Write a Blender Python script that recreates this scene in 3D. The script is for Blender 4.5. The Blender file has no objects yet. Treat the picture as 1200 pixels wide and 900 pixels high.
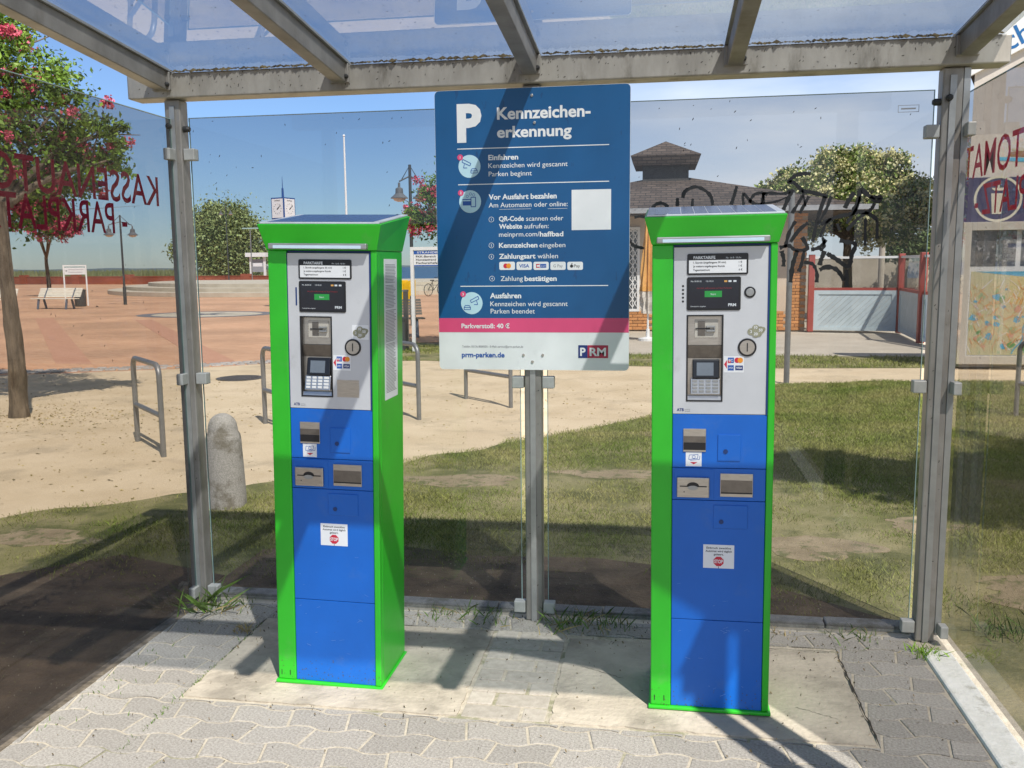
import bpy, bmesh, math, random
import numpy as np
from mathutils import Matrix, Vector
random.seed(7); rng = np.random.default_rng(7)
C = bpy.context.scene.collection
scene = bpy.context.scene

# ------------------------------------------------------------------ camera
F, H = 1060.0, 1.6
Mc = (Matrix.Rotation(math.radians(9.3), 3, 'Z') @ Matrix.Rotation(math.pi/2-math.atan(139/F), 3, 'X')
      @ Matrix.Rotation(-.0095, 3, 'Z'))
cam = bpy.data.cameras.new('camera'); co = bpy.data.objects.new('camera', cam); C.objects.link(co)
co.matrix_world = Matrix.Translation((0, 0, H)) @ Mc.to_4x4()
cam.sensor_fit = 'HORIZONTAL'; cam.sensor_width = 36; cam.lens = F/1200*36
cam.clip_start = .05; cam.clip_end = 30000
scene.camera = co
def ray(px, py): return Mc @ Vector(((px-600)/F, -(py-450)/F, -1))
def gnd(px, py, z=0):                       # surveyed point on the ground (or a level z)
    d = ray(px, py); t = (z-H)/d.z; return Vector((0, 0, H))+d*t
def wal(px, py, y):                         # surveyed point on a wall plane y = const
    d = ray(px, py); t = y/d.y; return Vector((0, 0, H))+d*t
def dep(px, py, k):                         # surveyed point k metres away from the photographer
    return Vector((0, 0, H))+ray(px, py)*k

# ------------------------------------------------------------------ light
SUN = Vector((.41, -.61, 1.0)).normalized()
elev = math.asin(SUN.z); rot = math.atan2(SUN.x, SUN.y)
w = bpy.data.worlds.new('World'); scene.world = w; w.use_nodes = True
nt = w.node_tree; nt.nodes.clear()
def nd(t, typ, **k):
    n = t.nodes.new(typ)
    for a, b in k.items():
        if a.startswith('i_'): n.inputs[a[2:].replace('_', ' ')].default_value = b
        else: setattr(n, a, b)
    return n
sky = nd(nt, 'ShaderNodeTexSky', sky_type='NISHITA', sun_disc=False, sun_elevation=elev, sun_rotation=rot,
         air_density=1.0, dust_density=.15, ozone_density=1.6)
tc = nd(nt, 'ShaderNodeTexCoord')
mp = nd(nt, 'ShaderNodeMapping'); mp.inputs['Scale'].default_value = (1, 1, 4.5); mp.inputs['Location'].default_value = (.35, .2, 0)
nz = nd(nt, 'ShaderNodeTexNoise'); nz.inputs['Scale'].default_value = 1.6; nz.inputs['Detail'].default_value = 7; nz.inputs['Roughness'].default_value = .52
rp = nd(nt, 'ShaderNodeMapRange'); rp.inputs['From Min'].default_value = .30; rp.inputs['From Max'].default_value = .60; rp.inputs['To Max'].default_value = 1.0
sx = nd(nt, 'ShaderNodeSeparateXYZ')
mx = nd(nt, 'ShaderNodeMapRange', interpolation_type='SMOOTHSTEP'); mx.inputs['From Min'].default_value = -.32; mx.inputs['From Max'].default_value = .15; mx.inputs['To Min'].default_value = .05
mm = nd(nt, 'ShaderNodeMath', operation='MULTIPLY')
mix = nd(nt, 'ShaderNodeMix', data_type='RGBA'); mix.inputs['B'].default_value = (8.8, 9.4, 10.2, 1)
bg = nd(nt, 'ShaderNodeBackground'); bg.inputs['Strength'].default_value = .084
out = nd(nt, 'ShaderNodeOutputWorld')
L = nt.links.new
L(tc.outputs['Generated'], mp.inputs['Vector']); L(mp.outputs[0], nz.inputs['Vector']); L(nz.outputs['Fac'], rp.inputs['Value'])
L(tc.outputs['Generated'], sx.inputs[0]); L(sx.outputs['X'], mx.inputs['Value'])
L(rp.outputs[0], mm.inputs[0]); L(mx.outputs[0], mm.inputs[1]); L(mm.outputs[0], mix.inputs['Factor'])
tint = nd(nt, 'ShaderNodeMix', data_type='RGBA', blend_type='MULTIPLY'); tint.inputs['Factor'].default_value = 1; tint.inputs['B'].default_value = (.70, .90, 1.20, 1)
L(sky.outputs[0], tint.inputs['A']); L(tint.outputs['Result'], mix.inputs['A']); L(mix.outputs['Result'], bg.inputs['Color']); L(bg.outputs[0], out.inputs[0])
sl = bpy.data.lights.new('sun', 'SUN'); sl.energy = 5.0; sl.angle = math.radians(.5); sl.color = (1, .95, .87)
so = bpy.data.objects.new('sun', sl); C.objects.link(so)
so.rotation_euler = SUN.to_track_quat('Z', 'Y').to_euler(); so.location = (0, 0, 30)
scene.view_settings.view_transform = 'Standard'; scene.view_settings.look = 'None'
scene.view_settings.gamma = 1; scene.view_settings.exposure = 0.50; scene.view_settings.use_curve_mapping = False
scene.cycles.max_bounces = 8; scene.cycles.transparent_max_bounces = 24

# ------------------------------------------------------------------ materials
MATS = {}
def mat(name, col, rough=.6, metal=0, var=.12, scale=8, bump=0, bscale=60, island=0, obj_random=0, col2=None, spec=.5, coords='Object', stretch=(1, 1, 1), blotch=None, emit=0, detail=5):
    """base colour varied by noise (towards col2 when given), fine bump, per-island variation"""
    if name in MATS: return MATS[name]
    m = bpy.data.materials.new(name); m.use_nodes = True; MATS[name] = m
    t = m.node_tree; b = t.nodes['Principled BSDF']; L = t.links.new
    b.inputs['Roughness'].default_value = rough; b.inputs['Metallic'].default_value = metal
    b.inputs['Specular IOR Level'].default_value = spec
    tc = t.nodes.new('ShaderNodeTexCoord'); mp = t.nodes.new('ShaderNodeMapping'); mp.inputs['Scale'].default_value = stretch
    L(tc.outputs[coords], mp.inputs[0])
    n = t.nodes.new('ShaderNodeTexNoise'); n.inputs['Scale'].default_value = scale; n.inputs['Detail'].default_value = detail
    n.inputs['Roughness'].default_value = .6
    L(mp.outputs[0], n.inputs['Vector'])
    mr = t.nodes.new('ShaderNodeMapRange'); mr.inputs['From Min'].default_value = .32; mr.inputs['From Max'].default_value = .68
    L(n.outputs['Fac'], mr.inputs[0])
    mixn = t.nodes.new('ShaderNodeMix'); mixn.data_type = 'RGBA'
    c = Vector(col)
    a_ = col if col2 else tuple(c*(1-var)); b_ = col2 if col2 else tuple(min(1, x*(1+var)) for x in c)
    mixn.inputs['A'].default_value = (*a_, 1); mixn.inputs['B'].default_value = (*b_, 1)
    L(mr.outputs[0], mixn.inputs['Factor'])
    res = mixn.outputs['Result']
    if blotch:                                  # (colour, noise scale, threshold, softness, strength)
        bc, bs, th, sf, st = blotch
        n2 = t.nodes.new('ShaderNodeTexNoise'); n2.inputs['Scale'].default_value = bs; n2.inputs['Detail'].default_value = 6
        n2.inputs['Roughness'].default_value = .65
        mp2 = t.nodes.new('ShaderNodeMapping'); mp2.inputs['Location'].default_value = (3.1, 7.7, 1.3); mp2.inputs['Scale'].default_value = stretch
        L(tc.outputs[coords], mp2.inputs[0]); L(mp2.outputs[0], n2.inputs['Vector'])
        r2 = t.nodes.new('ShaderNodeMapRange'); r2.inputs['From Min'].default_value = th; r2.inputs['From Max'].default_value = th+sf
        r2.inputs['To Max'].default_value = st
        L(n2.outputs['Fac'], r2.inputs[0])
        m2 = t.nodes.new('ShaderNodeMix'); m2.data_type = 'RGBA'; m2.inputs['B'].default_value = (*bc, 1)
        L(r2.outputs[0], m2.inputs['Factor']); L(res, m2.inputs['A']); res = m2.outputs['Result']
    if island or obj_random:
        g = t.nodes.new('ShaderNodeNewGeometry') if island else t.nodes.new('ShaderNodeObjectInfo')
        k = island or obj_random
        r3 = t.nodes.new('ShaderNodeMapRange'); r3.inputs['To Min'].default_value = 1-k; r3.inputs['To Max'].default_value = 1+k
        L(g.outputs['Random Per Island' if island else 'Random'], r3.inputs[0])
        m3 = t.nodes.new('ShaderNodeMix'); m3.data_type = 'RGBA'; m3.blend_type = 'MULTIPLY'; m3.inputs['Factor'].default_value = 1
        L(res, m3.inputs['A']); L(r3.outputs[0], m3.inputs['B']); res = m3.outputs['Result']
    L(res, b.inputs['Base Color'])
    if emit:
        L(res, b.inputs['Emission Color']); b.inputs['Emission Strength'].default_value = emit
    if bump:
        n3 = t.nodes.new('ShaderNodeTexNoise'); n3.inputs['Scale'].default_value = bscale; n3.inputs['Detail'].default_value = 6
        L(mp.outputs[0], n3.inputs['Vector'])
        bp = t.nodes.new('ShaderNodeBump'); bp.inputs['Strength'].default_value = bump; bp.inputs['Distance'].default_value = .01
        L(n3.outputs['Fac'], bp.inputs['Height']); L(bp.outputs[0], b.inputs['Normal'])
    return m
def brickmat(name, c1, c2, mortar, bw, bh, axis='xy', msize=.008, rough=.85, tone=None):
    m = bpy.data.materials.new(name); m.use_nodes = True; t = m.node_tree; b = t.nodes['Principled BSDF']; L = t.links.new
    b.inputs['Roughness'].default_value = rough
    tc = t.nodes.new('ShaderNodeTexCoord'); mp = t.nodes.new('ShaderNodeMapping')
    if axis == 'xz': mp.inputs['Rotation'].default_value = (math.pi/2, 0, 0)
    L(tc.outputs['Object'], mp.inputs[0])
    k = t.nodes.new('ShaderNodeTexBrick'); k.inputs['Scale'].default_value = 1
    k.inputs['Color1'].default_value = (*c1, 1); k.inputs['Color2'].default_value = (*c2, 1); k.inputs['Mortar'].default_value = (*mortar, 1)
    k.inputs['Brick Width'].default_value = bw; k.inputs['Row Height'].default_value = bh; k.inputs['Mortar Size'].default_value = msize
    L(mp.outputs[0], k.inputs['Vector'])
    n = t.nodes.new('ShaderNodeTexNoise'); n.inputs['Scale'].default_value = .35; n.inputs['Detail'].default_value = 6
    L(tc.outputs['Object'], n.inputs['Vector'])
    mr = t.nodes.new('ShaderNodeMapRange'); mr.inputs['From Min'].default_value = .35; mr.inputs['From Max'].default_value = .65
    mr.inputs['To Min'].default_value = .82; mr.inputs['To Max'].default_value = 1.15; L(n.outputs['Fac'], mr.inputs[0])
    mu = t.nodes.new('ShaderNodeMix'); mu.data_type = 'RGBA'; mu.blend_type = 'MULTIPLY'; mu.inputs['Factor'].default_value = 1
    L(k.outputs['Color'], mu.inputs['A']); L(mr.outputs[0], mu.inputs['B']); L(mu.outputs['Result'], b.inputs['Base Color'])
    bp = t.nodes.new('ShaderNodeBump'); bp.inputs['Strength'].default_value = .4; bp.inputs['Distance'].default_value = .005; bp.invert = True
    L(k.outputs['Fac'], bp.inputs['Height']); L(bp.outputs[0], b.inputs['Normal'])
    MATS[name] = m; return m
def glassmat(name, tint, dirt=None, dirt_amt=0, dscale=6, ior=1.52, low=None, grough=.0):
    """flat sheet glass: tinted straight-through light plus a Fresnel mirror on the outer faces, with some dust"""
    m = bpy.data.materials.new(name); m.use_nodes = True; t = m.node_tree; t.nodes.clear(); L = t.links.new
    tr = t.nodes.new('ShaderNodeBsdfTransparent'); tr.inputs[0].default_value = (*[x**.5 for x in tint], 1)
    gl = t.nodes.new('ShaderNodeBsdfGlossy'); gl.inputs['Roughness'].default_value = grough; gl.inputs['Color'].default_value = (1, 1, 1, 1)
    fr = t.nodes.new('ShaderNodeFresnel'); fr.inputs['IOR'].default_value = ior
    ge = t.nodes.new('ShaderNodeNewGeometry')
    inv = t.nodes.new('ShaderNodeMath'); inv.operation = 'SUBTRACT'; inv.inputs[0].default_value = 1; L(ge.outputs['Backfacing'], inv.inputs[1])
    mu = t.nodes.new('ShaderNodeMath'); mu.operation = 'MULTIPLY'; L(fr.outputs[0], mu.inputs[0]); L(inv.outputs[0], mu.inputs[1])
    ms = t.nodes.new('ShaderNodeMixShader'); L(mu.outputs[0], ms.inputs[0]); L(tr.outputs[0], ms.inputs[1]); L(gl.outputs[0], ms.inputs[2])
    res = ms.outputs[0]
    if dirt_amt:
        df = t.nodes.new('ShaderNodeBsdfDiffuse'); df.inputs[0].default_value = (*dirt, 1)
        tl = t.nodes.new('ShaderNodeBsdfTranslucent'); tl.inputs[0].default_value = (*dirt, 1)
        ad = t.nodes.new('ShaderNodeMixShader'); L(df.outputs[0], ad.inputs[1]); L(tl.outputs[0], ad.inputs[2])
        tc = t.nodes.new('ShaderNodeTexCoord')
        n = t.nodes.new('ShaderNodeTexNoise'); n.inputs['Scale'].default_value = dscale; n.inputs['Detail'].default_value = 8; n.inputs['Roughness'].default_value = .7
        L(tc.outputs['Object'], n.inputs['Vector'])
        mr = t.nodes.new('ShaderNodeMapRange'); mr.inputs['From Min'].default_value = .38; mr.inputs['From Max'].default_value = .8
        mr.inputs['To Min'].default_value = dirt_amt*.35; mr.inputs['To Max'].default_value = dirt_amt*2.5; L(n.outputs['Fac'], mr.inputs[0])
        f = mr.outputs[0]
        if low:                                     # splash dirt rising from the ground
            sp = t.nodes.new('ShaderNodeSeparateXYZ'); L(tc.outputs['Object'], sp.inputs[0])
            r2 = t.nodes.new('ShaderNodeMapRange'); r2.inputs['From Min'].default_value = low; r2.inputs['From Max'].default_value = 0
            r2.inputs['To Min'].default_value = 1; r2.inputs['To Max'].default_value = 2.6; L(sp.outputs['Z'], r2.inputs[0])
            m5 = t.nodes.new('ShaderNodeMath'); m5.operation = 'MULTIPLY'; L(f, m5.inputs[0]); L(r2.outputs[0], m5.inputs[1]); f = m5.outputs[0]
        m2 = t.nodes.new('ShaderNodeMixShader'); L(f, m2.inputs[0]); L(res, m2.inputs[1]); L(ad.outputs[0], m2.inputs[2]); res = m2.outputs[0]
    o = t.nodes.new('ShaderNodeOutputMaterial'); L(res, o.inputs[0]); MATS[name] = m; return m

GALV = mat('galvanised_steel', (.21, .195, .175), .5, .35, scale=7, col2=(.33, .31, .285), bump=.08, bscale=25, stretch=(1, 1, .6), blotch=((.16, .14, .11), 5, .56, .12, .55))
BEAMM = mat('weathered_zinc_beam', (.27, .25, .22), .55, .25, scale=9, col2=(.41, .385, .345), bump=.1, bscale=30, stretch=(1, 1, .35), blotch=((.13, .115, .09), 7, .55, .12, .75))
GALVL = mat('light_steel', (.36, .36, .35), .4, .5, scale=12)
CLAMP = mat('grey_cast_clamp', (.40, .40, .38), .5, .2, scale=20)
STEELD = mat('dark_lamp_paint', (.05, .055, .06), .45)
ROOFG = glassmat('roof_glass', (.58, .62, .66), (.42, .45, .50), .10, 5, ior=1.65)
PANEG = glassmat('pane_glass', (.56, .57, .585), (.45, .43, .40), .0022, 14, low=.6, ior=1.45)
SIDEG = glassmat('side_pane_glass', (.47, .46, .455), (.45, .42, .38), .0025, 14, low=.5, ior=1.28)
EDGEG = mat('glass_edge', (.30, .42, .40), .2, var=.1)
GREEN = mat('bright_green_paint', (.028, .47, .02), .36, scale=3, var=.07, bump=.06, bscale=25, blotch=((.16, .36, .12), 9, .60, .12, .22))
BLUE = mat('blue_paint', (.003, .125, .53), .44, scale=3, var=.06, bump=.06, bscale=30, blotch=((.07, .16, .42), 8, .58, .14, .3))
BLUED = mat('dark_blue_edge', (.01, .04, .16), .5)
GREY = mat('light_grey_paint', (.60, .60, .605), .40, .08, scale=4, var=.05, blotch=((.36, .35, .33), 9, .62, .1, .3))
INOX = mat('brushed_steel', (.50, .47, .43), .3, .85, scale=30, var=.1, stretch=(1, 1, 8))
INOXD = mat('dark_steel', (.20, .18, .16), .35, .8, scale=30, var=.15)
BLACK = mat('black_plastic', (.012, .012, .014), .35)
SCREEN = mat('dark_screen', (.014, .017, .028), .12, var=.1)
LCD = mat('grey_lcd', (.16, .18, .20), .15, var=.15)
WHITE = mat('white_print', (.80, .80, .80), .45, var=.02)
WPLAST = mat('white_paint', (.78, .78, .76), .5, var=.04)
SCRGREEN = mat('screen_green', (.015, .22, .04), .3, var=.1, emit=.25)
SCRTXT = mat('screen_text', (.55, .58, .60), .4, emit=.15)
SCRRED = mat('screen_red', (.22, .02, .03), .4, emit=.15)
TUBE = mat('lamp_tube', (.62, .78, .88), .2, var=.05)
RED = mat('red_print', (.60, .02, .05), .5, var=.05)
ORANGE = mat('orange_print', (.85, .30, .02), .5, var=.05)
NAVY = mat('navy_print', (.01, .03, .16), .5, var=.1)
PBLUE = mat('card_blue_print', (.02, .10, .40), .5, var=.1)
INK = mat('black_ink', (.03, .03, .03), .5)
GREYINK = mat('grey_ink', (.25, .25, .26), .5)
SIGNB = mat('sign_blue', (.006, .092, .25), .38, scale=2.5, var=.06, blotch=((.012, .05, .15), 26, .63, .04, .55), stretch=(1, 1, .35))
PINK = mat('sign_pink', (.74, .075, .20), .38, var=.03)
SIGNW = mat('sign_white', (.80, .81, .80), .38, scale=6, var=.04)
PALEB = mat('pale_blue_disc', (.50, .72, .80), .45, var=.03)
LETRED = mat('dark_red_lettering', (.34, .014, .04), .5, var=.1)
t_ = LETRED.node_tree; tb = t_.nodes.new('ShaderNodeBsdfTranslucent'); tb.inputs[0].default_value = (.50, .02, .06, 1)
ms_ = t_.nodes.new('ShaderNodeMixShader'); ms_.inputs[0].default_value = .5; t_.links.new(t_.nodes['Principled BSDF'].outputs[0], ms_.inputs[1]); t_.links.new(tb.outputs[0], ms_.inputs[2]); t_.links.new(ms_.outputs[0], t_.nodes['Material Output'].inputs[0])
MARKER = mat('black_marker', (.012, .012, .013), .45)
CELL = mat('solar_cell', (.035, .055, .14), .18, .2, scale=14, var=.25, spec=.8)
SPECK = mat('dark_speck', (.03, .025, .02), .8)
DUST = mat('pale_dust', (.26, .24, .20), .9)
SLAB = mat('concrete_slab', (.36, .315, .25), .9, scale=4.5, col2=(.51, .45, .36), bump=.6, bscale=45, blotch=((.17, .15, .12), 3.2, .51, .16, .62), detail=8)
PAVE = mat('paver_concrete', (.235, .215, .19), .93, scale=110, col2=(.40, .375, .335), bump=.6, bscale=200, obj_random=.11, blotch=((.16, .15, .12), 3.4, .52, .14, .6), coords='Object')
SMALLP = mat('small_paver', (.33, .295, .245), .9, scale=30, col2=(.44, .40, .34), bump=.35, bscale=160, obj_random=.10, blotch=((.24, .22, .19), 5, .58, .1, .4))
JOINT = mat('joint_sand', (.38, .335, .26), .95, scale=30, col2=(.50, .45, .36), bump=.5, bscale=150, blotch=((.16, .17, .08), 3, .55, .06, .7))
KERBM = mat('kerb_concrete', (.24, .235, .22), .9, scale=25, col2=(.36, .35, .33), bump=.5, bscale=120, obj_random=.1, blotch=((.13, .12, .09), 6, .55, .08, .6))
KERBL = mat('pale_kerb', (.68, .67, .60), .88, scale=12, col2=(.82, .81, .75), bump=.4, bscale=60, blotch=((.34, .32, .24), 7, .57, .08, .7))
SOIL = mat('ground_soil', (.20, .15, .095), .95, scale=2.5, col2=(.30, .235, .155), bump=.8, bscale=40, blotch=((.12, .09, .055), 5, .55, .1, .6), detail=9)
LAWNM = mat('lawn_soil', (.16, .16, .05), .95, scale=1.6, col2=(.34, .285, .15), bump=.9, bscale=60, blotch=((.075, .085, .022), 1.6, .47, .12, .8), detail=10)
SAND = mat('path_sand', (.56, .435, .27), .95, scale=1.5, col2=(.68, .545, .36), bump=.6, bscale=45, blotch=((.40, .32, .21), 1.7, .53, .14, .6), detail=12)
CONC = mat('worn_concrete', (.42, .365, .285), .92, scale=1.2, col2=(.52, .46, .37), bump=.3, bscale=20)
GRASS = mat('grass_blades', (.15, .215, .03), .7, scale=1.1, col2=(.36, .335, .12), island=.45, spec=.2)
WEED = mat('weed_green', (.10, .17, .03), .6, island=.35, scale=5)
WEEDB = mat('bright_weed', (.22, .38, .03), .6, island=.3, scale=5)
STRAW = mat('dry_straw', (.42, .32, .14), .8, island=.35, scale=5)
LEAF = mat('green_leaves', (.08, .16, .02), .5, island=.6, scale=1.5, col2=(.17, .25, .035), spec=.3)
LEAFD = mat('dark_leaves', (.065, .105, .025), .6, island=.5, scale=.5, col2=(.12, .16, .045))
WILLOW = mat('willow_leaves', (.19, .25, .08), .6, island=.5, scale=.25, col2=(.24, .28, .10))
BLOOM = mat('pink_blossom', (.46, .04, .085), .6, island=.45, scale=3, col2=(.62, .13, .19))
CREAM = mat('cream_blossom', (.62, .57, .22), .6, island=.3, scale=2, col2=(.76, .72, .42))
BARK = mat('tree_bark', (.08, .062, .043), .95, scale=16, col2=(.20, .155, .108), bump=1, bscale=26, stretch=(1, 1, .25), blotch=((.08, .055, .035), 12, .52, .08, .8))
REED = mat('reeds', (.20, .23, .09), .9, island=.3, scale=.3, col2=(.27, .27, .13))
GRAN = mat('granite', (.27, .25, .215), .9, scale=110, col2=(.46, .43, .38), bump=.4, bscale=140, blotch=((.12, .10, .06), 6, .50, .12, .7))
SEA = mat('sea_water', (.030, .085, .16), .35, scale=.05, var=.3, bump=1, bscale=.8, stretch=(.5, 1, 1))
PLAZA = brickmat('plaza_brick', (.50, .27, .145), (.60, .345, .195), (.52, .38, .26), .22, .11, msize=.006)
PBRICK = mat('plaza_brick_piece', (.50, .27, .145), .88, scale=25, col2=(.60, .345, .20), obj_random=.10, bump=.3, bscale=80)
PBAND = mat('plaza_band', (.46, .235, .14), .9, scale=4, col2=(.54, .29, .18), bump=.2)
COBB = mat('cobble', (.30, .27, .24), .85, scale=20, col2=(.42, .38, .33), obj_random=.2, bump=.6, bscale=50)
REDBR = brickmat('red_wall_brick', (.30, .065, .03), (.40, .10, .045), (.26, .13, .09), .25, .08, 'xz')
OBRICK = mat('orange_brick', (.50, .21, .07), .85, scale=20, col2=(.60, .29, .11), obj_random=.18, bump=.4, bscale=60)
MORTAR = mat('mortar', (.42, .33, .24), .95, scale=30, bump=.3)
STAGE = mat('stage_stone', (.46, .40, .30), .9, scale=1.5, col2=(.56, .50, .39), bump=.2)
BEIGE = mat('beige_render', (.62, .50, .38), .9, scale=3, var=.06, bump=.2, bscale=80)
KWALL = mat('kiosk_board', (.60, .545, .475), .7, scale=5, var=.05)
RTILE = brickmat('roof_tile', (.070, .050, .038), (.125, .092, .070), (.03, .022, .018), .26, .085, 'xz', msize=.012)
SHING = mat('lantern_cladding', (.045, .042, .04), .85, scale=8, col2=(.075, .07, .065), bump=.4)
REDP = mat('red_post_paint', (.36, .07, .055), .5, scale=4)
BOARD = mat('pale_board', (.50, .58, .60), .6, scale=3, var=.08, obj_random=.05)
CLOCKB = mat('clock_blue', (.02, .07, .25), .4)
YELLOW = mat('yellow_paint', (.80, .50, .01), .4)
AWN = mat('yellow_canvas', (.68, .36, .10), .85)
BENCHW = mat('cream_slats', (.72, .68, .56), .6)
BLEG = mat('slate_leg', (.10, .12, .16), .6)
KNAVY = mat('kiosk_navy', (.035, .035, .10), .6, scale=12, col2=(.06, .05, .12))
PHOTO = mat('display_photo', (.03, .035, .04), .5, scale=9, col2=(.20, .18, .16), blotch=((.42, .42, .42), 16, .56, .06, .9), detail=8)
CFRAME = mat('case_frame', (.50, .46, .39), .5, scale=8, var=.06)
MAPW = mat('map_water', (.10, .42, .62), .6, var=.05)
MAPL = mat('map_land', (.56, .55, .30), .6, scale=14, col2=(.66, .56, .36), blotch=((.32, .48, .24), 7, .60, .05, .8), detail=8)
MAPR = mat('map_roads', (.72, .36, .16), .6, var=.2)

# ------------------------------------------------------------------ mesh helpers
class MB:
    def __init__(s): s.v = []; s.f = []; s.m = []; s.mats = []
    def mi(s, m):
        if m not in s.mats: s.mats.append(m)
        return s.mats.index(m)
    def add(s, vs, fs, m=None):
        o = len(s.v); s.v += [tuple(v) for v in vs]; s.f += [tuple(i+o for i in f) for f in fs]; s.m += [s.mi(m) if m else 0]*len(fs)
        return s
    def box(s, x0, x1, y0, y1, z0, z1, m=None):
        return s.add([(x0, y0, z0), (x1, y0, z0), (x1, y1, z0), (x0, y1, z0), (x0, y0, z1), (x1, y0, z1), (x1, y1, z1), (x0, y1, z1)],
                     [(0, 3, 2, 1), (4, 5, 6, 7), (0, 1, 5, 4), (1, 2, 6, 5), (2, 3, 7, 6), (3, 0, 4, 7)], m)
    def hexa(s, b, t, m=None):                # bottom four, top four points
        return s.add(list(b)+list(t), [(0, 3, 2, 1), (4, 5, 6, 7), (0, 1, 5, 4), (1, 2, 6, 5), (2, 3, 7, 6), (3, 0, 4, 7)], m)
    def tube(s, pts, rad, n=10, m=None, caps=True):
        pts = [Vector(p) for p in pts]; rad = rad if isinstance(rad, (list, tuple)) else [rad]*len(pts)
        vs = []; fs = []; prev = None
        for i, p in enumerate(pts):
            d = (pts[min(i+1, len(pts)-1)]-pts[max(i-1, 0)]).normalized()
            if prev is None: a = d.orthogonal().normalized()
            else: a = (prev-d*prev.dot(d)).normalized()
            prev = a; b = d.cross(a)
            for k in range(n):
                t = 2*math.pi*k/n; vs.append(p+(a*math.cos(t)+b*math.sin(t))*rad[i])
        for i in range(len(pts)-1):
            for k in range(n):
                k2 = (k+1) % n; fs.append((i*n+k, i*n+k2, (i+1)*n+k2, (i+1)*n+k))
        if caps: fs.append(tuple(range(n-1, -1, -1))); fs.append(tuple((len(pts)-1)*n+k for k in range(n)))
        return s.add(vs, fs, m)
    def lathe(s, prof, n=24, c=(0, 0, 0), m=None):   # prof: (r, z)
        vs = [(c[0]+r*math.cos(2*math.pi*k/n), c[1]+r*math.sin(2*math.pi*k/n), c[2]+z) for r, z in prof for k in range(n)]
        fs = [(i*n+k, i*n+(k+1) % n, (i+1)*n+(k+1) % n, (i+1)*n+k) for i in range(len(prof)-1) for k in range(n)]
        fs += [tuple(range(n-1, -1, -1)), tuple((len(prof)-1)*n+k for k in range(n))]
        return s.add(vs, fs, m)
    def discy(s, cx, cz, r, y0, y1, n=28, m=None, r2=None):  # disc facing -y, from y0 (front) to y1
        rx = r; rz = r2 or r
        vs = [(cx+rx*math.cos(2*math.pi*k/n), y, cz+rz*math.sin(2*math.pi*k/n)) for y in (y0, y1) for k in range(n)]
        fs = [tuple(range(n)), tuple(range(2*n-1, n-1, -1))]+[(k, n+k, n+(k+1) % n, (k+1) % n) for k in range(n)]
        return s.add(vs, fs, m)
    def prism(s, poly, z0, z1, m=None, inset=0):
        n = len(poly); c = Vector((sum(p[0] for p in poly)/n, sum(p[1] for p in poly)/n))
        top = [(p[0]+(c.x-p[0])*inset, p[1]+(c.y-p[1])*inset, z1) for p in poly]
        vs = [(p[0], p[1], z0) for p in poly]+top
        return s.add(vs, [tuple(range(n)[::-1]), tuple(range(n, 2*n))]+[(k, (k+1) % n, n+(k+1) % n, n+k) for k in range(n)], m)
    def prismy(s, poly, y0, y1, m=None):      # poly in (x, z), counter-clockwise seen from -y
        n = len(poly); vs = [(p[0], y0, p[1]) for p in poly]+[(p[0], y1, p[1]) for p in poly]
        return s.add(vs, [tuple(range(n)), tuple(range(2*n-1, n-1, -1))]+[(k, n+k, n+(k+1) % n, (k+1) % n) for k in range(n)], m)
    def build(s, name, m=None, parent=None, bevel=0, smooth=False, loc=None, seg=2):
        me = bpy.data.meshes.new(name); me.from_pydata(s.v, [], s.f)
        if s.mats and s.mats[0] is not None:
            for x in s.mats: me.materials.append(x)
            me.polygons.foreach_set('material_index', s.m)
        if m: me.materials.clear(); me.materials.append(m)
        if bevel:
            bm = bmesh.new(); bm.from_mesh(me)
            bmesh.ops.bevel(bm, geom=[e for e in bm.edges if len(e.link_faces) == 2 and e.calc_face_angle(0) > .6], offset=bevel, segments=seg, affect='EDGES', profile=.5, clamp_overlap=True)
            bm.to_mesh(me); bm.free()
        if smooth:
            me.polygons.foreach_set('use_smooth', [True]*len(me.polygons))
            try: me.set_sharp_from_angle(angle=math.radians(35))
            except Exception: pass
        me.update()
        o = bpy.data.objects.new(name, me); C.objects.link(o)
        if parent: o.parent = parent
        if loc: o.location = loc
        return o
def tag(o, label, cat=None, group=None, kind=None):
    if label: o['label'] = label
    if cat: o['category'] = cat
    if group: o['group'] = group
    if kind: o['kind'] = kind
    return o
def thing(name, label, cat, loc=(0, 0, 0), rz=0, group=None):
    o = bpy.data.objects.new(name, None); C.objects.link(o); o.location = loc; o.rotation_euler = (0, 0, rz); o.empty_display_size = .1
    return tag(o, label, cat, group)
def struct(o, label): o['kind'] = 'structure'; o['label'] = label; return o
def copy_tree(o, parent=None):
    c = o.copy(); C.objects.link(c); c.parent = parent
    for ch in [x for x in bpy.data.objects if x.parent == o and x.name != c.name]: copy_tree(ch, c)
    return c
def share(o, parent, loc, rz=0, sc=None, name=None):
    c = o.copy(); C.objects.link(c); c.parent = parent; c.location = loc; c.rotation_euler = (0, 0, rz)
    if sc: c.scale = sc
    return c

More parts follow.
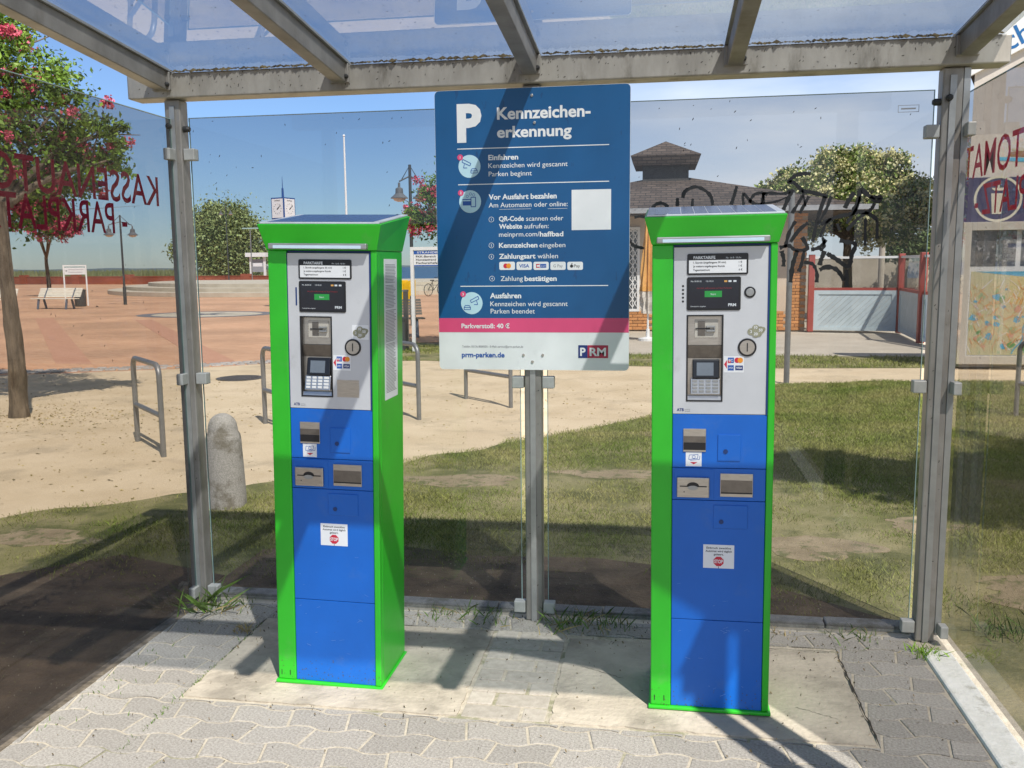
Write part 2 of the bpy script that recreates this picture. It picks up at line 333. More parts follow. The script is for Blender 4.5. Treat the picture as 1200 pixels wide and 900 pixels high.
FC = bpy.data.curves.new('f', 'FONT')
def textmesh(s, bold=0):
    cu = bpy.data.curves.new('t', 'FONT'); cu.body = s; cu.size = 1; cu.offset = bold; cu.resolution_u = 3; cu.fill_mode = 'FRONT'
    o = bpy.data.objects.new('t', cu); C.objects.link(o)
    bpy.context.view_layer.update()
    me = bpy.data.meshes.new_from_object(o.evaluated_get(bpy.context.evaluated_depsgraph_get()))
    bpy.data.objects.remove(o); bpy.data.curves.remove(cu)
    v = [tuple(p.co) for p in me.vertices]; f = [tuple(p.vertices) for p in me.polygons]
    bpy.data.meshes.remove(me)
    return v, f
CAP = None
def text_on(mb, s, x, z, w=None, h=.02, y=0, bold=0, m=None, fn=None, align='L'):
    """print on a vertical face: x, z of the baseline start, cap height h, total width w"""
    global CAP
    if CAP is None: CAP = max(p[1] for p in textmesh('H')[0])
    v, f = textmesh(s, bold)
    if not v: return
    x0 = min(p[0] for p in v); x1 = max(p[0] for p in v)
    kz = h/CAP; kx = (w/(x1-x0)) if w else kz
    ox = x-((x1-x0)*kx/2 if align == 'C' else 0)
    if fn is None: fn = lambda a, b: (a, y, b)
    mb.add([fn(ox+(p[0]-x0)*kx, z+p[1]*kz) for p in v], f, m)

# ------------------------------------------------------------------ ground, roads, water
def sheet(name, pts, z, m, label, th=.003):
    mb = MB(); mb.prism(pts, z-th, z); o = mb.build(name, m); return struct(o, label)
def poly_area(p): return .5*sum(p[i][0]*p[(i+1) % len(p)][1]-p[(i+1) % len(p)][0]*p[i][1] for i in range(len(p)))
def ccw(p): return p if poly_area(p) > 0 else p[::-1]
sheet('ground', [(-200, -60), (200, -60), (200, 99), (-200, 99)], -.034, SOIL, 'bare sandy soil around the shelter')
mb = MB(); mb.add([(-9000, 60, -1.2), (9000, 60, -1.2), (9000, 14000, -1.2), (-9000, 14000, -1.2)], [(0, 1, 2, 3)])
struct(mb.build('sea', SEA), 'blue grey sea out to the horizon')
plaza = sheet('plaza', ccw([(-70, 12.6), (-9.97, 12.6), (-7.5, 13.6), (-6.0, 14.6), (-5.3, 18.8), (-3, 19.5), (-1.5, 19.8), (-1.5, 60), (-6, 90), (-70, 92)]), -.026, PLAZA, 'orange brick plaza reaching back to the low red wall')
sheet('path', ccw([(-30, 1.5), (-4.29, 3.0), (-2, 5), (0, 8.5), (1.5, 11), (4, 12), (16, 12.5), (40, 14), (40, 15.4), (4.2, 14.6), (1.7, 14.35), (-.43, 14.5), (-2.2, 14.6), (-4.0, 15.1), (-6.3, 14.6), (-7.78, 13.5), (-9.97, 12.5), (-30, 12.4)]), -.018, SAND, 'pale sandy path between lawn and plaza')
sheet('forecourt', ccw([(-2.2, 16.4), (14, 16.2), (30, 17), (30, 30), (-2.2, 30)]), -.020, CONC, 'worn concrete forecourt before the brick building')
sheet('verge', ccw([(-5.4, 14.9), (-4.0, 15.1), (-.43, 14.5), (1.7, 14.35), (4.2, 14.6), (20, 15.0), (20, 16.9), (4.4, 16.3), (-.5, 16.4), (-4.3, 18.2), (-5.3, 18.8)]), -.014, LAWNM, 'narrow grass verge between path and forecourt')
LAWN = ccw([(-14, 0.2), (-7.5, 3.0), (-4.6, 4.9), (-3.6, 5.75), (-2.83, 6.36), (-2.06, 7.22), (-1.32, 8.02), (-.1, 9.62), (.7, 11.2), (1.51, 12.4), (2.6, 12.8), (3.9, 12.95), (16, 13.3), (16, -3), (1.25, -3), (1.25, 4.1), (-2.25, 4.1), (-2.25, -3), (-14, -3)])
def rough(P, amp, step=.18):
    out_ = []
    for i in range(len(P)):
        a = Vector(P[i]); b = Vector(P[(i+1) % len(P)]); n = max(1, int((b-a).length/step))
        for k in range(n):
            p = a.lerp(b, k/n)
            q = 1 if (p.y > 4.3 or p.x < -2.4) else 0
            out_.append((p.x+q*amp*(math.sin(p.x*7.3+p.y*4.1)+math.sin(p.x*2.9-p.y*6.7))*.5+q*random.uniform(-.4, .4)*amp, p.y+q*amp*(math.sin(p.x*5.7+p.y*3.3)+math.sin(p.x*3.1+p.y*8.7))*.5+q*random.uniform(-.4, .4)*amp))
    return out_
PATCH = [(-1.45, 6.55, .62, .28), (.1, 8.6, .5, .22), (-.35, 6.9, .55, .22), (1.62, 5.75, .30, .22), (.9, 5.2, .45, .25), (1.9, 4.6, .5, .3), (-3.7, 4.8, .5, .2)]
for (cx, cy, ra, rb) in PATCH:
    P = [(cx+.75*ra*math.cos(a)*(1+.3*math.sin(3*a+cx)+random.uniform(-.12, .12)), cy+.75*rb*math.sin(a)*(1+.25*math.sin(2*a+cy)+random.uniform(-.12, .12))) for a in [2*math.pi*k/30 for k in range(30)]]
    sheet('bare_patch', ccw(P), -.0100, mat('bare_earth', (.22, .17, .10), .95, scale=5, col2=(.35, .275, .17), bump=.8, bscale=60, blotch=((.11, .12, .04), 9, .52, .08, .8), detail=9), 'bare sandy patch worn into the lawn')
sheet('lawn', rough(LAWN, .07), -.012, LAWNM, 'patchy dry lawn behind the shelter')
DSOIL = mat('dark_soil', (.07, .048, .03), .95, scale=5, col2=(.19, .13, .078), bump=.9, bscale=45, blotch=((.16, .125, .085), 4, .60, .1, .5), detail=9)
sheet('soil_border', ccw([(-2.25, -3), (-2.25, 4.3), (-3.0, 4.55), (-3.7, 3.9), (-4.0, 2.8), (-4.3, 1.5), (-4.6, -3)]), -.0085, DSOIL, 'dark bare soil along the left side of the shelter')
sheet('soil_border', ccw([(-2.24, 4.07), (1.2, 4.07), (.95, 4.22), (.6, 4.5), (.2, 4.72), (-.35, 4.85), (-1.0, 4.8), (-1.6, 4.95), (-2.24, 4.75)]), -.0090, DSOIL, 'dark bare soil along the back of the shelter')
# compass rose set into the plaza
rs = thing('compass_inlay', 'round grey and cream inlay set into the orange brick plaza', 'ground inlay', (-15.9, 30.1, -.024))
mb = MB(); n = 48; R0, R1 = 2.45, 1.95
mb.add([(r*math.cos(2*math.pi*k/n), r*math.sin(2*math.pi*k/n)*.85, .003) for r in (R0, R1) for k in range(n)], [(k, (k+1) % n, n+(k+1) % n, n+k) for k in range(n)])
mb.build('ring', mat('inlay_grey', (.17, .165, .17), .9), rs)
mb = MB(); mb.add([(1.93*math.cos(2*math.pi*k/n), 1.93*.85*math.sin(2*math.pi*k/n), .003) for k in range(n)], [tuple(range(n))]); mb.build('disc', mat('inlay_cream', (.50, .44, .33), .9), rs)
mb = MB()
for k in range(8):
    a = k*math.pi/4; r = 1.8 if k % 2 == 0 else 1.1
    mb.add([(0, 0, .006), (.3*math.cos(a-.5), .3*math.sin(a-.5)*.85, .006), (r*math.cos(a), r*math.sin(a)*.85, .006), (.3*math.cos(a+.5), .3*math.sin(a+.5)*.85, .006)], [(0, 1, 2, 3)])
mb.build('star', mat('inlay_grey', (.15, .15, .16), .9), rs)
# darker bands in the plaza
for i, (a, b, wd) in enumerate([(tuple(gnd(52, 372).xy), tuple(gnd(97, 441).xy), .55), (tuple(gnd(168, 374).xy), tuple(gnd(268, 428).xy), .5)]):
    a = Vector(a); b = Vector(b); d = (b-a).normalized(); nn = Vector((-d.y, d.x))*wd/2
    mb = MB(); mb.prism(ccw([tuple(a-nn), tuple(b-nn), tuple(b+nn), tuple(a+nn)]), 0, .003); mb.build('band', PBAND, plaza, loc=(0, 0, -.0245))
# nearest plaza bricks, one by one
pb = MB().box(-.104, .104, -.049, .049, 0, .012).build('brick', PBRICK, plaza, bevel=.004, seg=1)
first = True; cnt = 0
for j in range(7):
    for i in range(60):
        x = -16.2+i*.22+(j % 2)*.11; y = 13.45+j*.11
        yl = 12.6 if x < -9.97 else 12.6+(x+9.97)/2.47*1.0+.0
        if y < max(13.4, yl+.3) or x > -7.9+j*.15 or cnt >= 260: continue
        if wal(600, 300, 1) is None: continue
        q = Mc.transposed() @ (Vector((x, y, 0))-Vector((0, 0, H))); px = 600+F*q.x/-q.z
        if px < -15 or px > 330: continue
        if first: pb.location = (x, y, -.030); first = False
        else: share(pb, plaza, (x, y, -.030+random.uniform(-.001, .001)))
        cnt += 1
# cobble edging where plaza meets the sand
cob = MB().box(-.085, .085, -.075, .075, 0, .03).build('cobble', COBB, plaza, bevel=.018, seg=2)
edge = [(-14.5, 12.55), (-9.97, 12.75), (-7.78, 13.75), (-6.3, 14.75)]
first = True
for s0, s1 in zip(edge, edge[1:]):
    a = Vector(s0); b = Vector(s1); Ln = (b-a).length; d = (b-a).normalized(); nn = Vector((-d.y, d.x))
    for row in range(3):
        for i in range(int(Ln/.19)):
            p = a+d*(i*.19+(row % 2)*.09)+nn*(row*.17+.03)
            args = (p.x+random.uniform(-.01, .01), p.y+random.uniform(-.01, .01), -.036+random.uniform(-.004, .003))
            if first: cob.location = args; first = False
            else: share(cob, plaza, args, math.atan2(d.y, d.x)+random.uniform(-.08, .08), (random.uniform(.85, 1.08), random.uniform(.85, 1.08), 1))
# manhole in the sand
mh = gnd(281, 442)
m_ = thing('manhole_cover', 'dark iron manhole cover lying in the sand path', 'manhole cover', (mh.x, mh.y, -.016))
MB().lathe([(.34, 0), (.34, .008), (.30, .008)], 28).build('frame', mat('iron', (.12, .11, .10), .7, .4), m_)
mb = MB()
for i in range(-4, 5): mb.box(-.26+abs(i)*.02, .26-abs(i)*.02, i*.06-.02, i*.06+.02, .009, .014)
mb.build('grating', mat('iron', (.12, .11, .10), .7, .4), m_)

# ------------------------------------------------------------------ shelter floor
floor = MB().box(-2.2, 1.25, -1.5, 4.12, -.03, -.0035).build('shelter_floor', JOINT); struct(floor, 'paved floor under the glass shelter')
PL, PH, PA = .215, .118, .013
def clip(poly, axis, val, keep_less):
    outp = []
    for i in range(len(poly)):
        a = poly[i]; b = poly[(i+1) % len(poly)]
        ia = (a[axis] <= val) == keep_less or a[axis] == val; ib = (b[axis] <= val) == keep_less or b[axis] == val
        if ia: outp.append(a)
        if ia != ib:
            t = (val-a[axis])/(b[axis]-a[axis]); outp.append((a[0]+t*(b[0]-a[0]), a[1]+t*(b[1]-a[1])))
    return outp
def wave(x):
    t = (x/PL) % 1
    return PA*max(-1, min(1, 3.0*math.sin(2*math.pi*t)/1.4))
def paver_poly(i, j):
    off = (j % 2)*PL/2; x0 = i*PL+off; g = .0038; sl = .022*(1 if j % 2 else -1)
    y0 = j*PH; pts = []
    N = 8
    for k in range(N+1):
        x = x0+g+(PL-2*g)*k/N; pts.append((x-sl/2, y0+g+wave(x)))
    for k in range(N, -1, -1):
        x = x0+g+(PL-2*g)*k/N; pts.append((x+sl/2, y0+PH-g+wave(x)))
    return pts
regions = [(-2.165, 1.075, 2.36, 2.972), (-2.165, -1.77, 2.972, 3.93), (.742, 1.075, 2.972, 3.93), (-1.77, .742, 3.765, 3.93)]
rest = MB()
for j in range(-6, 36):
    for i in range(-13, 8):
        P = paver_poly(i, j); cy = sum(p[1] for p in P)/len(P)
        if cy < 2.36:
            Q = P
            for ax, v, k in ((0, -2.165, False), (0, 1.075, True)): Q = clip(Q, ax, v, k) if Q else Q
            if len(Q) > 2 and abs(poly_area(Q)) > .003: rest.prism(Q, -.02, 0)
            continue
        for (a, b, c_, d_) in regions:
            Q = P
            for ax, v, k in ((0, a, False), (0, b, True), (1, c_, False), (1, d_, True)):
                if Q: Q = clip(Q, ax, v, k)
            if len(Q) > 2 and abs(poly_area(Q)) > .0005:
                cx = sum(p[0] for p in Q)/len(Q); cyy = sum(p[1] for p in Q)/len(Q)
                mb = MB(); mb.prism([(p[0]-cx, p[1]-cyy) for p in Q], -.02, -.003)
                n = len(Q); mb2 = MB()
                base = [(p[0]-cx, p[1]-cyy) for p in Q]
                vs = [(p[0], p[1], -.02) for p in base]+[(p[0], p[1], -.0025) for p in base]+[(p[0]*.972, p[1]*.955, 0) for p in base]
                fs = [(k, (k+1) % n, n+(k+1) % n, n+k) for k in range(n)]+[(n+k, n+(k+1) % n, 2*n+(k+1) % n, 2*n+k) for k in range(n)]+[tuple(range(2*n, 3*n))]
                mb2.add(vs, fs)
                o = mb2.build('paver', PAVE, floor, loc=(cx, cyy, random.uniform(-.0015, .0015)))
                o.rotation_euler = (random.uniform(-.006, .006), random.uniform(-.006, .006), 0)
rest.build('paving', PAVE, floor)['kind'] = 'stuff'
def slab(x0, x1, y0, y1, name='slab'):
    n = 26; P = []
    for (a, b) in (((x0, y0), (x1, y0)), ((x1, y0), (x1, y1)), ((x1, y1), (x0, y1)), ((x0, y1), (x0, y0))):
        for k in range(n):
            t = k/n; q = random.uniform(0, .006)+(.010 if random.random() < .08 else 0)
            px, py = a[0]+(b[0]-a[0])*t, a[1]+(b[1]-a[1])*t; cx_, cy_ = (x0+x1)/2, (y0+y1)/2
            P.append((px+(q if px < cx_ else -q), py+(q if py < cy_ else -q)))
    mb = MB(); mb.prism(P, -.02, .0025); o = mb.build(name, SLAB, floor); return o
slab(-1.762, -.70, 2.985, 3.755); slab(-.372, .732, 2.985, 3.72)
CR = mat('crack_dirt', (.03, .025, .018), .95)
for (pa, pb, wd) in (((.737, 3.70), (.739, 2.99), .007), ((.2, 3.722), (.735, 3.726), .005), ((-1.765, 3.4), (-1.765, 3.745), .004), ((-.30, 3.45), (-.12, 3.36), .0025), ((.50, 3.22), (.64, 3.15), .0022)):
    mb = MB(); n = 22; vs = []
    a = Vector(pa); b = Vector(pb); d = (b-a).normalized(); nn = Vector((-d.y, d.x))
    for k in range(n+1):
        p = a.lerp(b, k/n)+nn*random.uniform(-.004, .004); w_ = wd*random.uniform(.25, 1.1)*(.15 if k in (0, n) else 1); vs += [(p.x+nn.x*w_/2, p.y+nn.y*w_/2, .0042), (p.x-nn.x*w_/2, p.y-nn.y*w_/2, .0042)]
    mb.add(vs, [(2*k, 2*k+1, 2*k+3, 2*k+2) for k in range(n)]); mb.build('crack', CR, floor)
# small rectangular setts between the two slabs
y = 2.99; r = 0
while y < 3.74:
    hh = .098; x = -.692
    xs = [(-.692, -.590), (-.584, -.382)] if r % 2 else [(-.692, -.480), (-.474, -.382)]
    for (a, b) in xs:
        o = MB().box(-(b-a)/2+.003, (b-a)/2-.003, -hh/2+.003, hh/2-.003, -.018, 0).build('sett', SMALLP, floor, bevel=.004, loc=((a+b)/2, y+hh/2, random.uniform(-.002, .002)))
    y += hh; r += 1
# back edging stones and right-hand kerb
x = -2.2
while x < 1.1:
    ln = .49
    o = MB().box(0, min(ln, 1.12-x)-.006, 0, .085, -.05, .022).build('edging_stone', KERBM, floor, bevel=.008, loc=(x, 3.985+random.uniform(-.004, .004), random.uniform(-.004, .004)))
    o.rotation_euler = (0, random.uniform(-.004, .004), random.uniform(-.008, .008)); x += ln
for k in range(4):
    MB().box(0, .115, 0, .985, -.05, .012).build('kerb_stone', KERBL, floor, bevel=.01, loc=(1.083, 3.80-(k+1)*.99, 0))
MB().box(-2.245, -2.168, -1.4, 3.95, -.04, -.0015).build('edge_strip', mat('edge_strip_soil', (.07, .055, .035), .95, scale=20, col2=(.22, .18, .13), bump=1), floor)

# ------------------------------------------------------------------ the glass shelter
XL, XM, XR, YB, YF = -2.175, -.545, 1.125, 3.93, 1.985
sh = thing('glass_shelter', 'grey steel and tinted glass shelter standing over the two ticket machines', 'shelter', (0, 0, 0))
def roofz(y): return 2.465+.087*(3.93-y)
def post(x, y, ztop, zb=0):
    mb = MB(); p = MB().box(x-.038, x+.038, y-.035, y+.035, zb, ztop).build('post', GALV, sh, bevel=.006)
    q = MB().box(x-.012, x+.012, y-.041, y-.0352, .0, ztop-.03).build('rib', GALVL, p)
    return p
posts = [post(XL, YB, 2.352), post(XM, YB, 2.352), post(XR, YB, 2.352), post(XL, YF, 2.575), post(XR, YF, 2.575), post(XR, 1.757, 2.60)]
def clampbox(par, x, y, z, sx=.026, sy=.018, m=CLAMP):
    o = MB().box(x-sx, x+sx, y-sy-.008, y+sy, z-.026, z+.026).build('clamp', m, par, bevel=.004)
    return o
for z in (.062, 1.09, 2.11):
    clampbox(posts[0], XL+.070, YB-.012, z); clampbox(posts[1], XM-.067, YB-.012, z); clampbox(posts[1], XM+.067, YB-.012, z); clampbox(posts[2], XR-.068, YB-.012, z)
    for (pp, sgn, xx) in ((posts[0], -1, XL-.010), (posts[2], 1, XR+.062)):
        o = MB().box(xx-.016, xx+.016, YB-.088, YB-.0365, z-.026, z+.026).build('clamp', CLAMP, pp, bevel=.004)
    for (pp, xx) in ((posts[3], XL-.010), (posts[4], XR+.062)):
        MB().box(xx-.016, xx+.016, YF+.0365, YF+.088, z-.026, z+.026).build('clamp', CLAMP, pp, bevel=.004)
# bolts near the post tops
for pp, x in ((posts[0], XL), (posts[2], XR)):
    o = MB().lathe([(.013, 0), (.013, .012), (.007, .02)], 12).build('bolt', mat('bolt_black', (.03, .03, .03), .5), pp); o.location = (x-.015, YB-.041, 2.235); o.rotation_euler = (math.pi/2, 0, 0)
    o = MB().lathe([(.014, 0), (.014, .02), (.009, .03)], 12).build('bolt', MATS['bolt_black'], pp); o.location = (x+(.038 if x < 0 else -.038), YB-.01, 2.225); o.rotation_euler = (0, math.pi/2*(1 if x < 0 else -1), 0)
# extra upright angle profile of the right-hand side frame
o = MB().box(XR+.0385, XR+.064, YB-.034, YB+.02, .03, 2.35).build('upright_profile', GALVL, sh, bevel=.002)
beam = MB().box(-2.367, 1.318, 3.865, 3.975, 2.354, 2.462).build('beam', BEAMM, sh, bevel=.006)
beamf = MB().box(-2.367, 1.318, 2.0205, 2.12, 2.49, 2.592).build('beam', BEAMM, sh, bevel=.006)
for o_, yy, zz in ((beam, 3.92, 2.408), (beamf, 2.07, 2.541)):
    for sx_ in (-2.370, 1.3185): MB().box(sx_, sx_+.0015, yy-.05, yy+.05, zz-.05, zz+.05).build('end_cap', GALVL, o_)
RX = [-2.20, -1.372, -.545, .287, 1.160]
y0r, y1r = 1.60, 3.900
for x in RX:
    # channel rafter: web box + broader glazing bar on top
    def z_(y, d): return roofz(y)-d
    rf = MB()
    hw = .030
    rf.hexa([(x-hw, y0r, z_(y0r, .085)), (x+hw, y0r, z_(y0r, .085)), (x+hw, 3.862, z_(3.862, .085)), (x-hw, 3.862, z_(3.862, .085))],
            [(x-hw, y0r, z_(y0r, .004)), (x+hw, y0r, z_(y0r, .004)), (x+hw, 3.862, z_(3.862, .004)), (x-hw, 3.862, z_(3.862, .004))])
    r_ = rf.build('rafter', GALV, sh, bevel=.004)
    fl = MB(); hw = .042
    fl.hexa([(x-hw, y0r, z_(y0r, .0035)), (x+hw, y0r, z_(y0r, .0035)), (x+hw, 3.95, z_(3.95, .0035)), (x-hw, 3.95, z_(3.95, .0035))],
            [(x-hw, y0r, z_(y0r, -.006)), (x+hw, y0r, z_(y0r, -.006)), (x+hw, 3.95, z_(3.95, -.006)), (x-hw, 3.95, z_(3.95, -.006))])
    fl.build('glazing_bar', GALVL, r_)
    br = MB().box(x-.044, x+.044, 3.852, 3.8645, 2.385, 2.465).build('bracket', GALV, r_, bevel=.004)
    o = MB().lathe([(.010, 0), (.010, .010), (.005, .016)], 10).build('bolt', MATS['bolt_black'], r_); o.location = (x+.034, 3.852, 2.41); o.rotation_euler = (math.pi/2, 0, 0)
cpz = lambda x, y: (x, y, roofz(y)+.022)  # unseen wedge plate, added over the roof corner to shade the right machine
mb = MB(); P_ = [(.35, 2.02), (.35, 1.95), (.88, 1.80), (1.31, 1.67), (1.31, 2.02)]
mb.add([cpz(*p) for p in P_]+[(p[0], p[1], roofz(p[1])+.026) for p in P_], [(4, 3, 2, 1, 0), (5, 6, 7, 8, 9)]+[(k, (k+1) % 5, 5+(k+1) % 5, 5+k) for k in range(5)]); mb.build('shade_plate', GALV, sh)
def pane(x0, x1, y0, y1, z0, z1, m=PANEG, name='glass_pane'):
    mb = MB(); mb.box(x0, x1, y0, y1, z0, z1, m); 
    return mb.build(name, None, sh)
# roof glass: one sheet between each pair of rafters, plus the two overhangs
ez = [-2.36]+RX+[1.31]
roofp = []
for a, b in zip(ez, ez[1:]):
    a2 = a+(.002 if a != -2.36 else 0); b2 = b-.002
    zt = lambda y: roofz(y)+.0075
    mb = MB(); mb.hexa([(a2, y0r-.02, zt(y0r-.02)), (b2, y0r-.02, zt(y0r-.02)), (b2, 3.99, zt(3.99)), (a2, 3.99, zt(3.99))],
                       [(a2, y0r-.02, zt(y0r-.02)+.01), (b2, y0r-.02, zt(y0r-.02)+.01), (b2, 3.99, zt(3.99)+.01), (a2, 3.99, zt(3.99)+.01)])
    roofp.append(mb.build('roof_pane', ROOFG, sh))
pL = pane(XL+.062, XM-.062, YB-.004, YB+.004, .035, 2.272)
pR = pane(XM+.062, XR-.060, YB-.004, YB+.004, .035, 2.272)
sL = pane(XL-.014, XL-.006, YF+.06, YB-.045, .028, 2.265, SIDEG)
sR = pane(XR+.078, XR+.086, YF+.06, YB+.09, .028, 2.265, SIDEG)
def strip(mb, x0, x1, y0, y1, z0, z1): mb.box(x0, x1, y0, y1, z0, z1)
for p, (a, b) in ((pL, (XL+.062, XM-.062)), (pR, (XM+.062, XR-.060))):
    mb = MB(); mb.box(a, b, YB-.004, YB+.004, 2.2722, 2.275); mb.box(a-.003, a-.0002, YB-.004, YB+.004, .035, 2.275); mb.box(b+.0002, b+.003, YB-.004, YB+.004, .035, 2.275)
    mb.build('edge', EDGEG, p)
for p, x, ya_, yb_ in ((sL, XL-.014, YF+.06, YB-.045), (sR, XR+.078, YF+.06, YB+.09)):
    mb = MB(); mb.box(x, x+.008, ya_, yb_, 2.2652, 2.268); mb.box(x, x+.008, yb_+.0002, yb_+.003, .028, 2.268); mb.build('edge', EDGEG, p)
# small maker's stamp outline in a pane corner
for p, cx in ((pR, XR-.155),):
    mb = MB()
    for a, b, c_, d_ in ((-.04, .04, .012, .014), (-.04, .04, -.014, -.012), (-.04, -.038, -.012, .012), (.038, .04, -.012, .012), (-.028, .028, -.003, .003)):
        mb.box(cx+a, cx+b, YB-.0047, YB-.0043, 2.205+c_, 2.205+d_)
    mb.build('stamp', GREYINK, p)
# lettering on the side panes, readable from outside
def side_text(parent, rows, x, flip):
    mb = MB()
    for s, ya, yb, z, h in rows:
        if flip: fn = lambda a, b: (x, a, b)               # right pane: read from +x
        else: fn = lambda a, b: (x, -a, b)                # left pane: read from -x
        start = (ya if flip else -ya)
        text_on(mb, s, start, z, abs(yb-ya), h, fn=fn, bold=.010)
    o = mb.build('lettering', LETRED, parent)
    return o
side_text(sL, [('KASSENAUTOMAT', 3.765, 2.38, 1.875, .122), ('- PARKPLATZ -', 3.51, 2.60, 1.745, .118)], XL-.0145, False)
side_text(sR, [('KASSENAUTOMAT', 2.54, 3.995, 1.924, .124), ('- PARKPLATZ -', 2.88, 3.845, 1.777, .112)], XR+.0865, True)
# graffiti
def g8(x, y): return (740+x/3.529, 210+y/3.529)
def g4(x, y): return (880+x/5, 150+y/5)
strokes = [([g8(*p) for p in s], w_) for s, w_ in [
    ([(85, 118), (105, 102), (130, 100), (152, 116)], 7), ([(190, 78), (190, 112)], 7), ([(212, 78), (222, 50), (262, 32), (302, 45), (328, 72), (336, 108)], 7),
    ([(253, 80), (251, 112)], 6), ([(436, 28), (424, 70), (412, 106)], 7), ([(464, 108), (462, 60), (490, 88), (515, 104), (545, 98), (546, 62), (562, 66)], 6),
    ([(545, 100), (600, 92), (640, 75)], 4), ([(12, 158), (45, 154), (78, 172)], 6), ([(-6, 255), (12, 276), (52, 286)], 6), ([(78, 120), (82, 150), (78, 180)], 4)]]
strokes += [([g4(*p) for p in s], w_) for s, w_ in [
    ([(350, 268), (300, 268), (250, 285), (222, 320), (250, 318), (300, 365), (360, 378), (450, 402)], 8), ([(-10, 440), (20, 390), (80, 380), (190, 385), (230, 370)], 6),
    ([(60, 450), (75, 380)], 6), ([(190, 480), (215, 420), (245, 360)], 8), ([(240, 500), (290, 420), (300, 395)], 7), ([(285, 500), (340, 400)], 7), ([(320, 460), (300, 360)], 4),
    ([(200, 700), (225, 610), (262, 545)], 7), ([(232, 668), (280, 600), (335, 555)], 7), ([(362, 665), (378, 590), (400, 500), (435, 400)], 7), ([(395, 560), (440, 480), (470, 400)], 6),
    ([(550, 470), (575, 420), (605, 378)], 9), ([(600, 490), (630, 420), (645, 362), (700, 402), (760, 408), (735, 432), (700, 402)], 9), ([(410, 562), (500, 522), (580, 505), (640, 490), (700, 508), (742, 540)], 8),
    ([(562, 600), (630, 528), (700, 480), (725, 440)], 7), ([(671, 530), (668, 690)], 6), ([(741, 540), (738, 650)], 6), ([(168, 702), (222, 690), (262, 715), (330, 706), (300, 640)], 8), ([(180, 720), (192, 770), (190, 812)], 8),
    ([(272, 718), (245, 800), (232, 905)], 9), ([(312, 720), (298, 790), (280, 842)], 7), ([(352, 712), (400, 700), (442, 655)], 8), ([(432, 720), (412, 770), (402, 805)], 9), ([(445, 735), (500, 768), (570, 812), (592, 740), (612, 682), (560, 668), (520, 658)], 9),
    ([(310, 786), (362, 798), (386, 850), (385, 905)], 7), ([(402, 832), (442, 815), (502, 830), (546, 892)], 9), ([(560, 830), (560, 932)], 8), ([(420, 640), (430, 690), (405, 720)], 6), ([(505, 560), (520, 600)], 5), ([(640, 400), (620, 470), (560, 560)], 6), ([(470, 530), (440, 560), (405, 640)], 5)]]
mb = MB(); yy = YB-.0052
for s, w_ in strokes:
    pts = [wal(p[0], p[1], yy) for p in s]; pp = [pts[0]]
    for i in range(len(pts)-1):                # Catmull-Rom smoothing
        p0 = pts[max(i-1, 0)]; p1 = pts[i]; p2 = pts[i+1]; p3 = pts[min(i+2, len(pts)-1)]
        for k in range(1, 7):
            t = k/6; pp.append(.5*((2*p1)+(p2-p0)*t+(2*p0-5*p1+4*p2-p3)*t*t+(3*p1-p0-3*p2+p3)*t**3))
    hw = w_*.0011
    vs = []
    for i, p in enumerate(pp):
        d = (pp[min(i+1, len(pp)-1)]-pp[max(i-1, 0)]); d.y = 0
        d = d.normalized() if d.length > 1e-6 else Vector((1, 0, 0)); nn = Vector((-d.z, 0, d.x))*hw*random.uniform(.65, 1.15)
        vs += [p+nn, p-nn]
    mb.add([(v.x, yy, v.z) for v in vs], [(2*i, 2*i+1, 2*i+3, 2*i+2) for i in range(len(pp)-1)])
mb.build('graffiti', MARKER, pR)
# insects and dirt specks
def specks(parent, n, fn, m=SPECK, smin=.004, smax=.008, name='specks', ar=.28):
    mb = MB()
    for _ in range(n):
        o_, ax, az = fn(); ang = random.gauss(.9, .5); L_ = random.uniform(smin, smax); W_ = L_*ar
        d = ax*math.cos(ang)+az*math.sin(ang); e = -ax*math.sin(ang)+az*math.cos(ang)
        mb.add([o_+d*L_, o_+e*W_, o_-d*L_, o_-e*W_], [(0, 1, 2, 3)])
    o = mb.build(name, m, parent); o['kind'] = 'stuff'; return o
X_, Z_, Y_ = Vector((1, 0, 0)), Vector((0, 0, 1)), Vector((0, 1, 0))
for p, a, b, n in ((pL, -2.10, -.62, 45), (pR, -.47, 1.05, 55)):
    specks(p, n, lambda: (Vector((random.uniform(a, b), YB-.0056, 2.26-abs(random.gauss(0, .45)))), X_, Z_))
    specks(p, 260, lambda: (Vector((random.uniform(a, b), YB-.0059, .05+abs(random.gauss(0, .30)))), X_, Z_), DUST, .0012, .003, 'dust_flecks', .5)
specks(sL, 50, lambda: (Vector((XL-.0054, random.uniform(2.5, 3.85), random.uniform(1.0, 2.26))), Y_, Z_))
specks(sL, 230, lambda: (Vector((XL-.0052, random.uniform(2.2, 3.85), .05+abs(random.gauss(0, .30)))), Y_, Z_), DUST, .001, .003, 'dust_flecks', .4)
specks(sR, 60, lambda: (Vector((XR+.0774, random.uniform(2.5, 3.85), random.uniform(1.0, 2.26))), Y_, Z_))
specks(beam, 170, lambda: (Vector((random.uniform(-2.35, 1.3), 3.8642, random.uniform(2.365, 2.455))), X_, Z_), smin=.003, smax=.007)
sl_ = Vector((0, -1, .087)).normalized()
for rp_ in roofp[1:5]:
    xs = [v.co.x for v in rp_.data.vertices]; xa, xb = min(xs)+.05, max(xs)-.05
    def f():
        y = random.uniform(2.6, 3.85); return (Vector((random.uniform(xa, xb), y, roofz(y)+.0065)), X_, sl_)
    specks(rp_, 60, f, smin=.003, smax=.007)
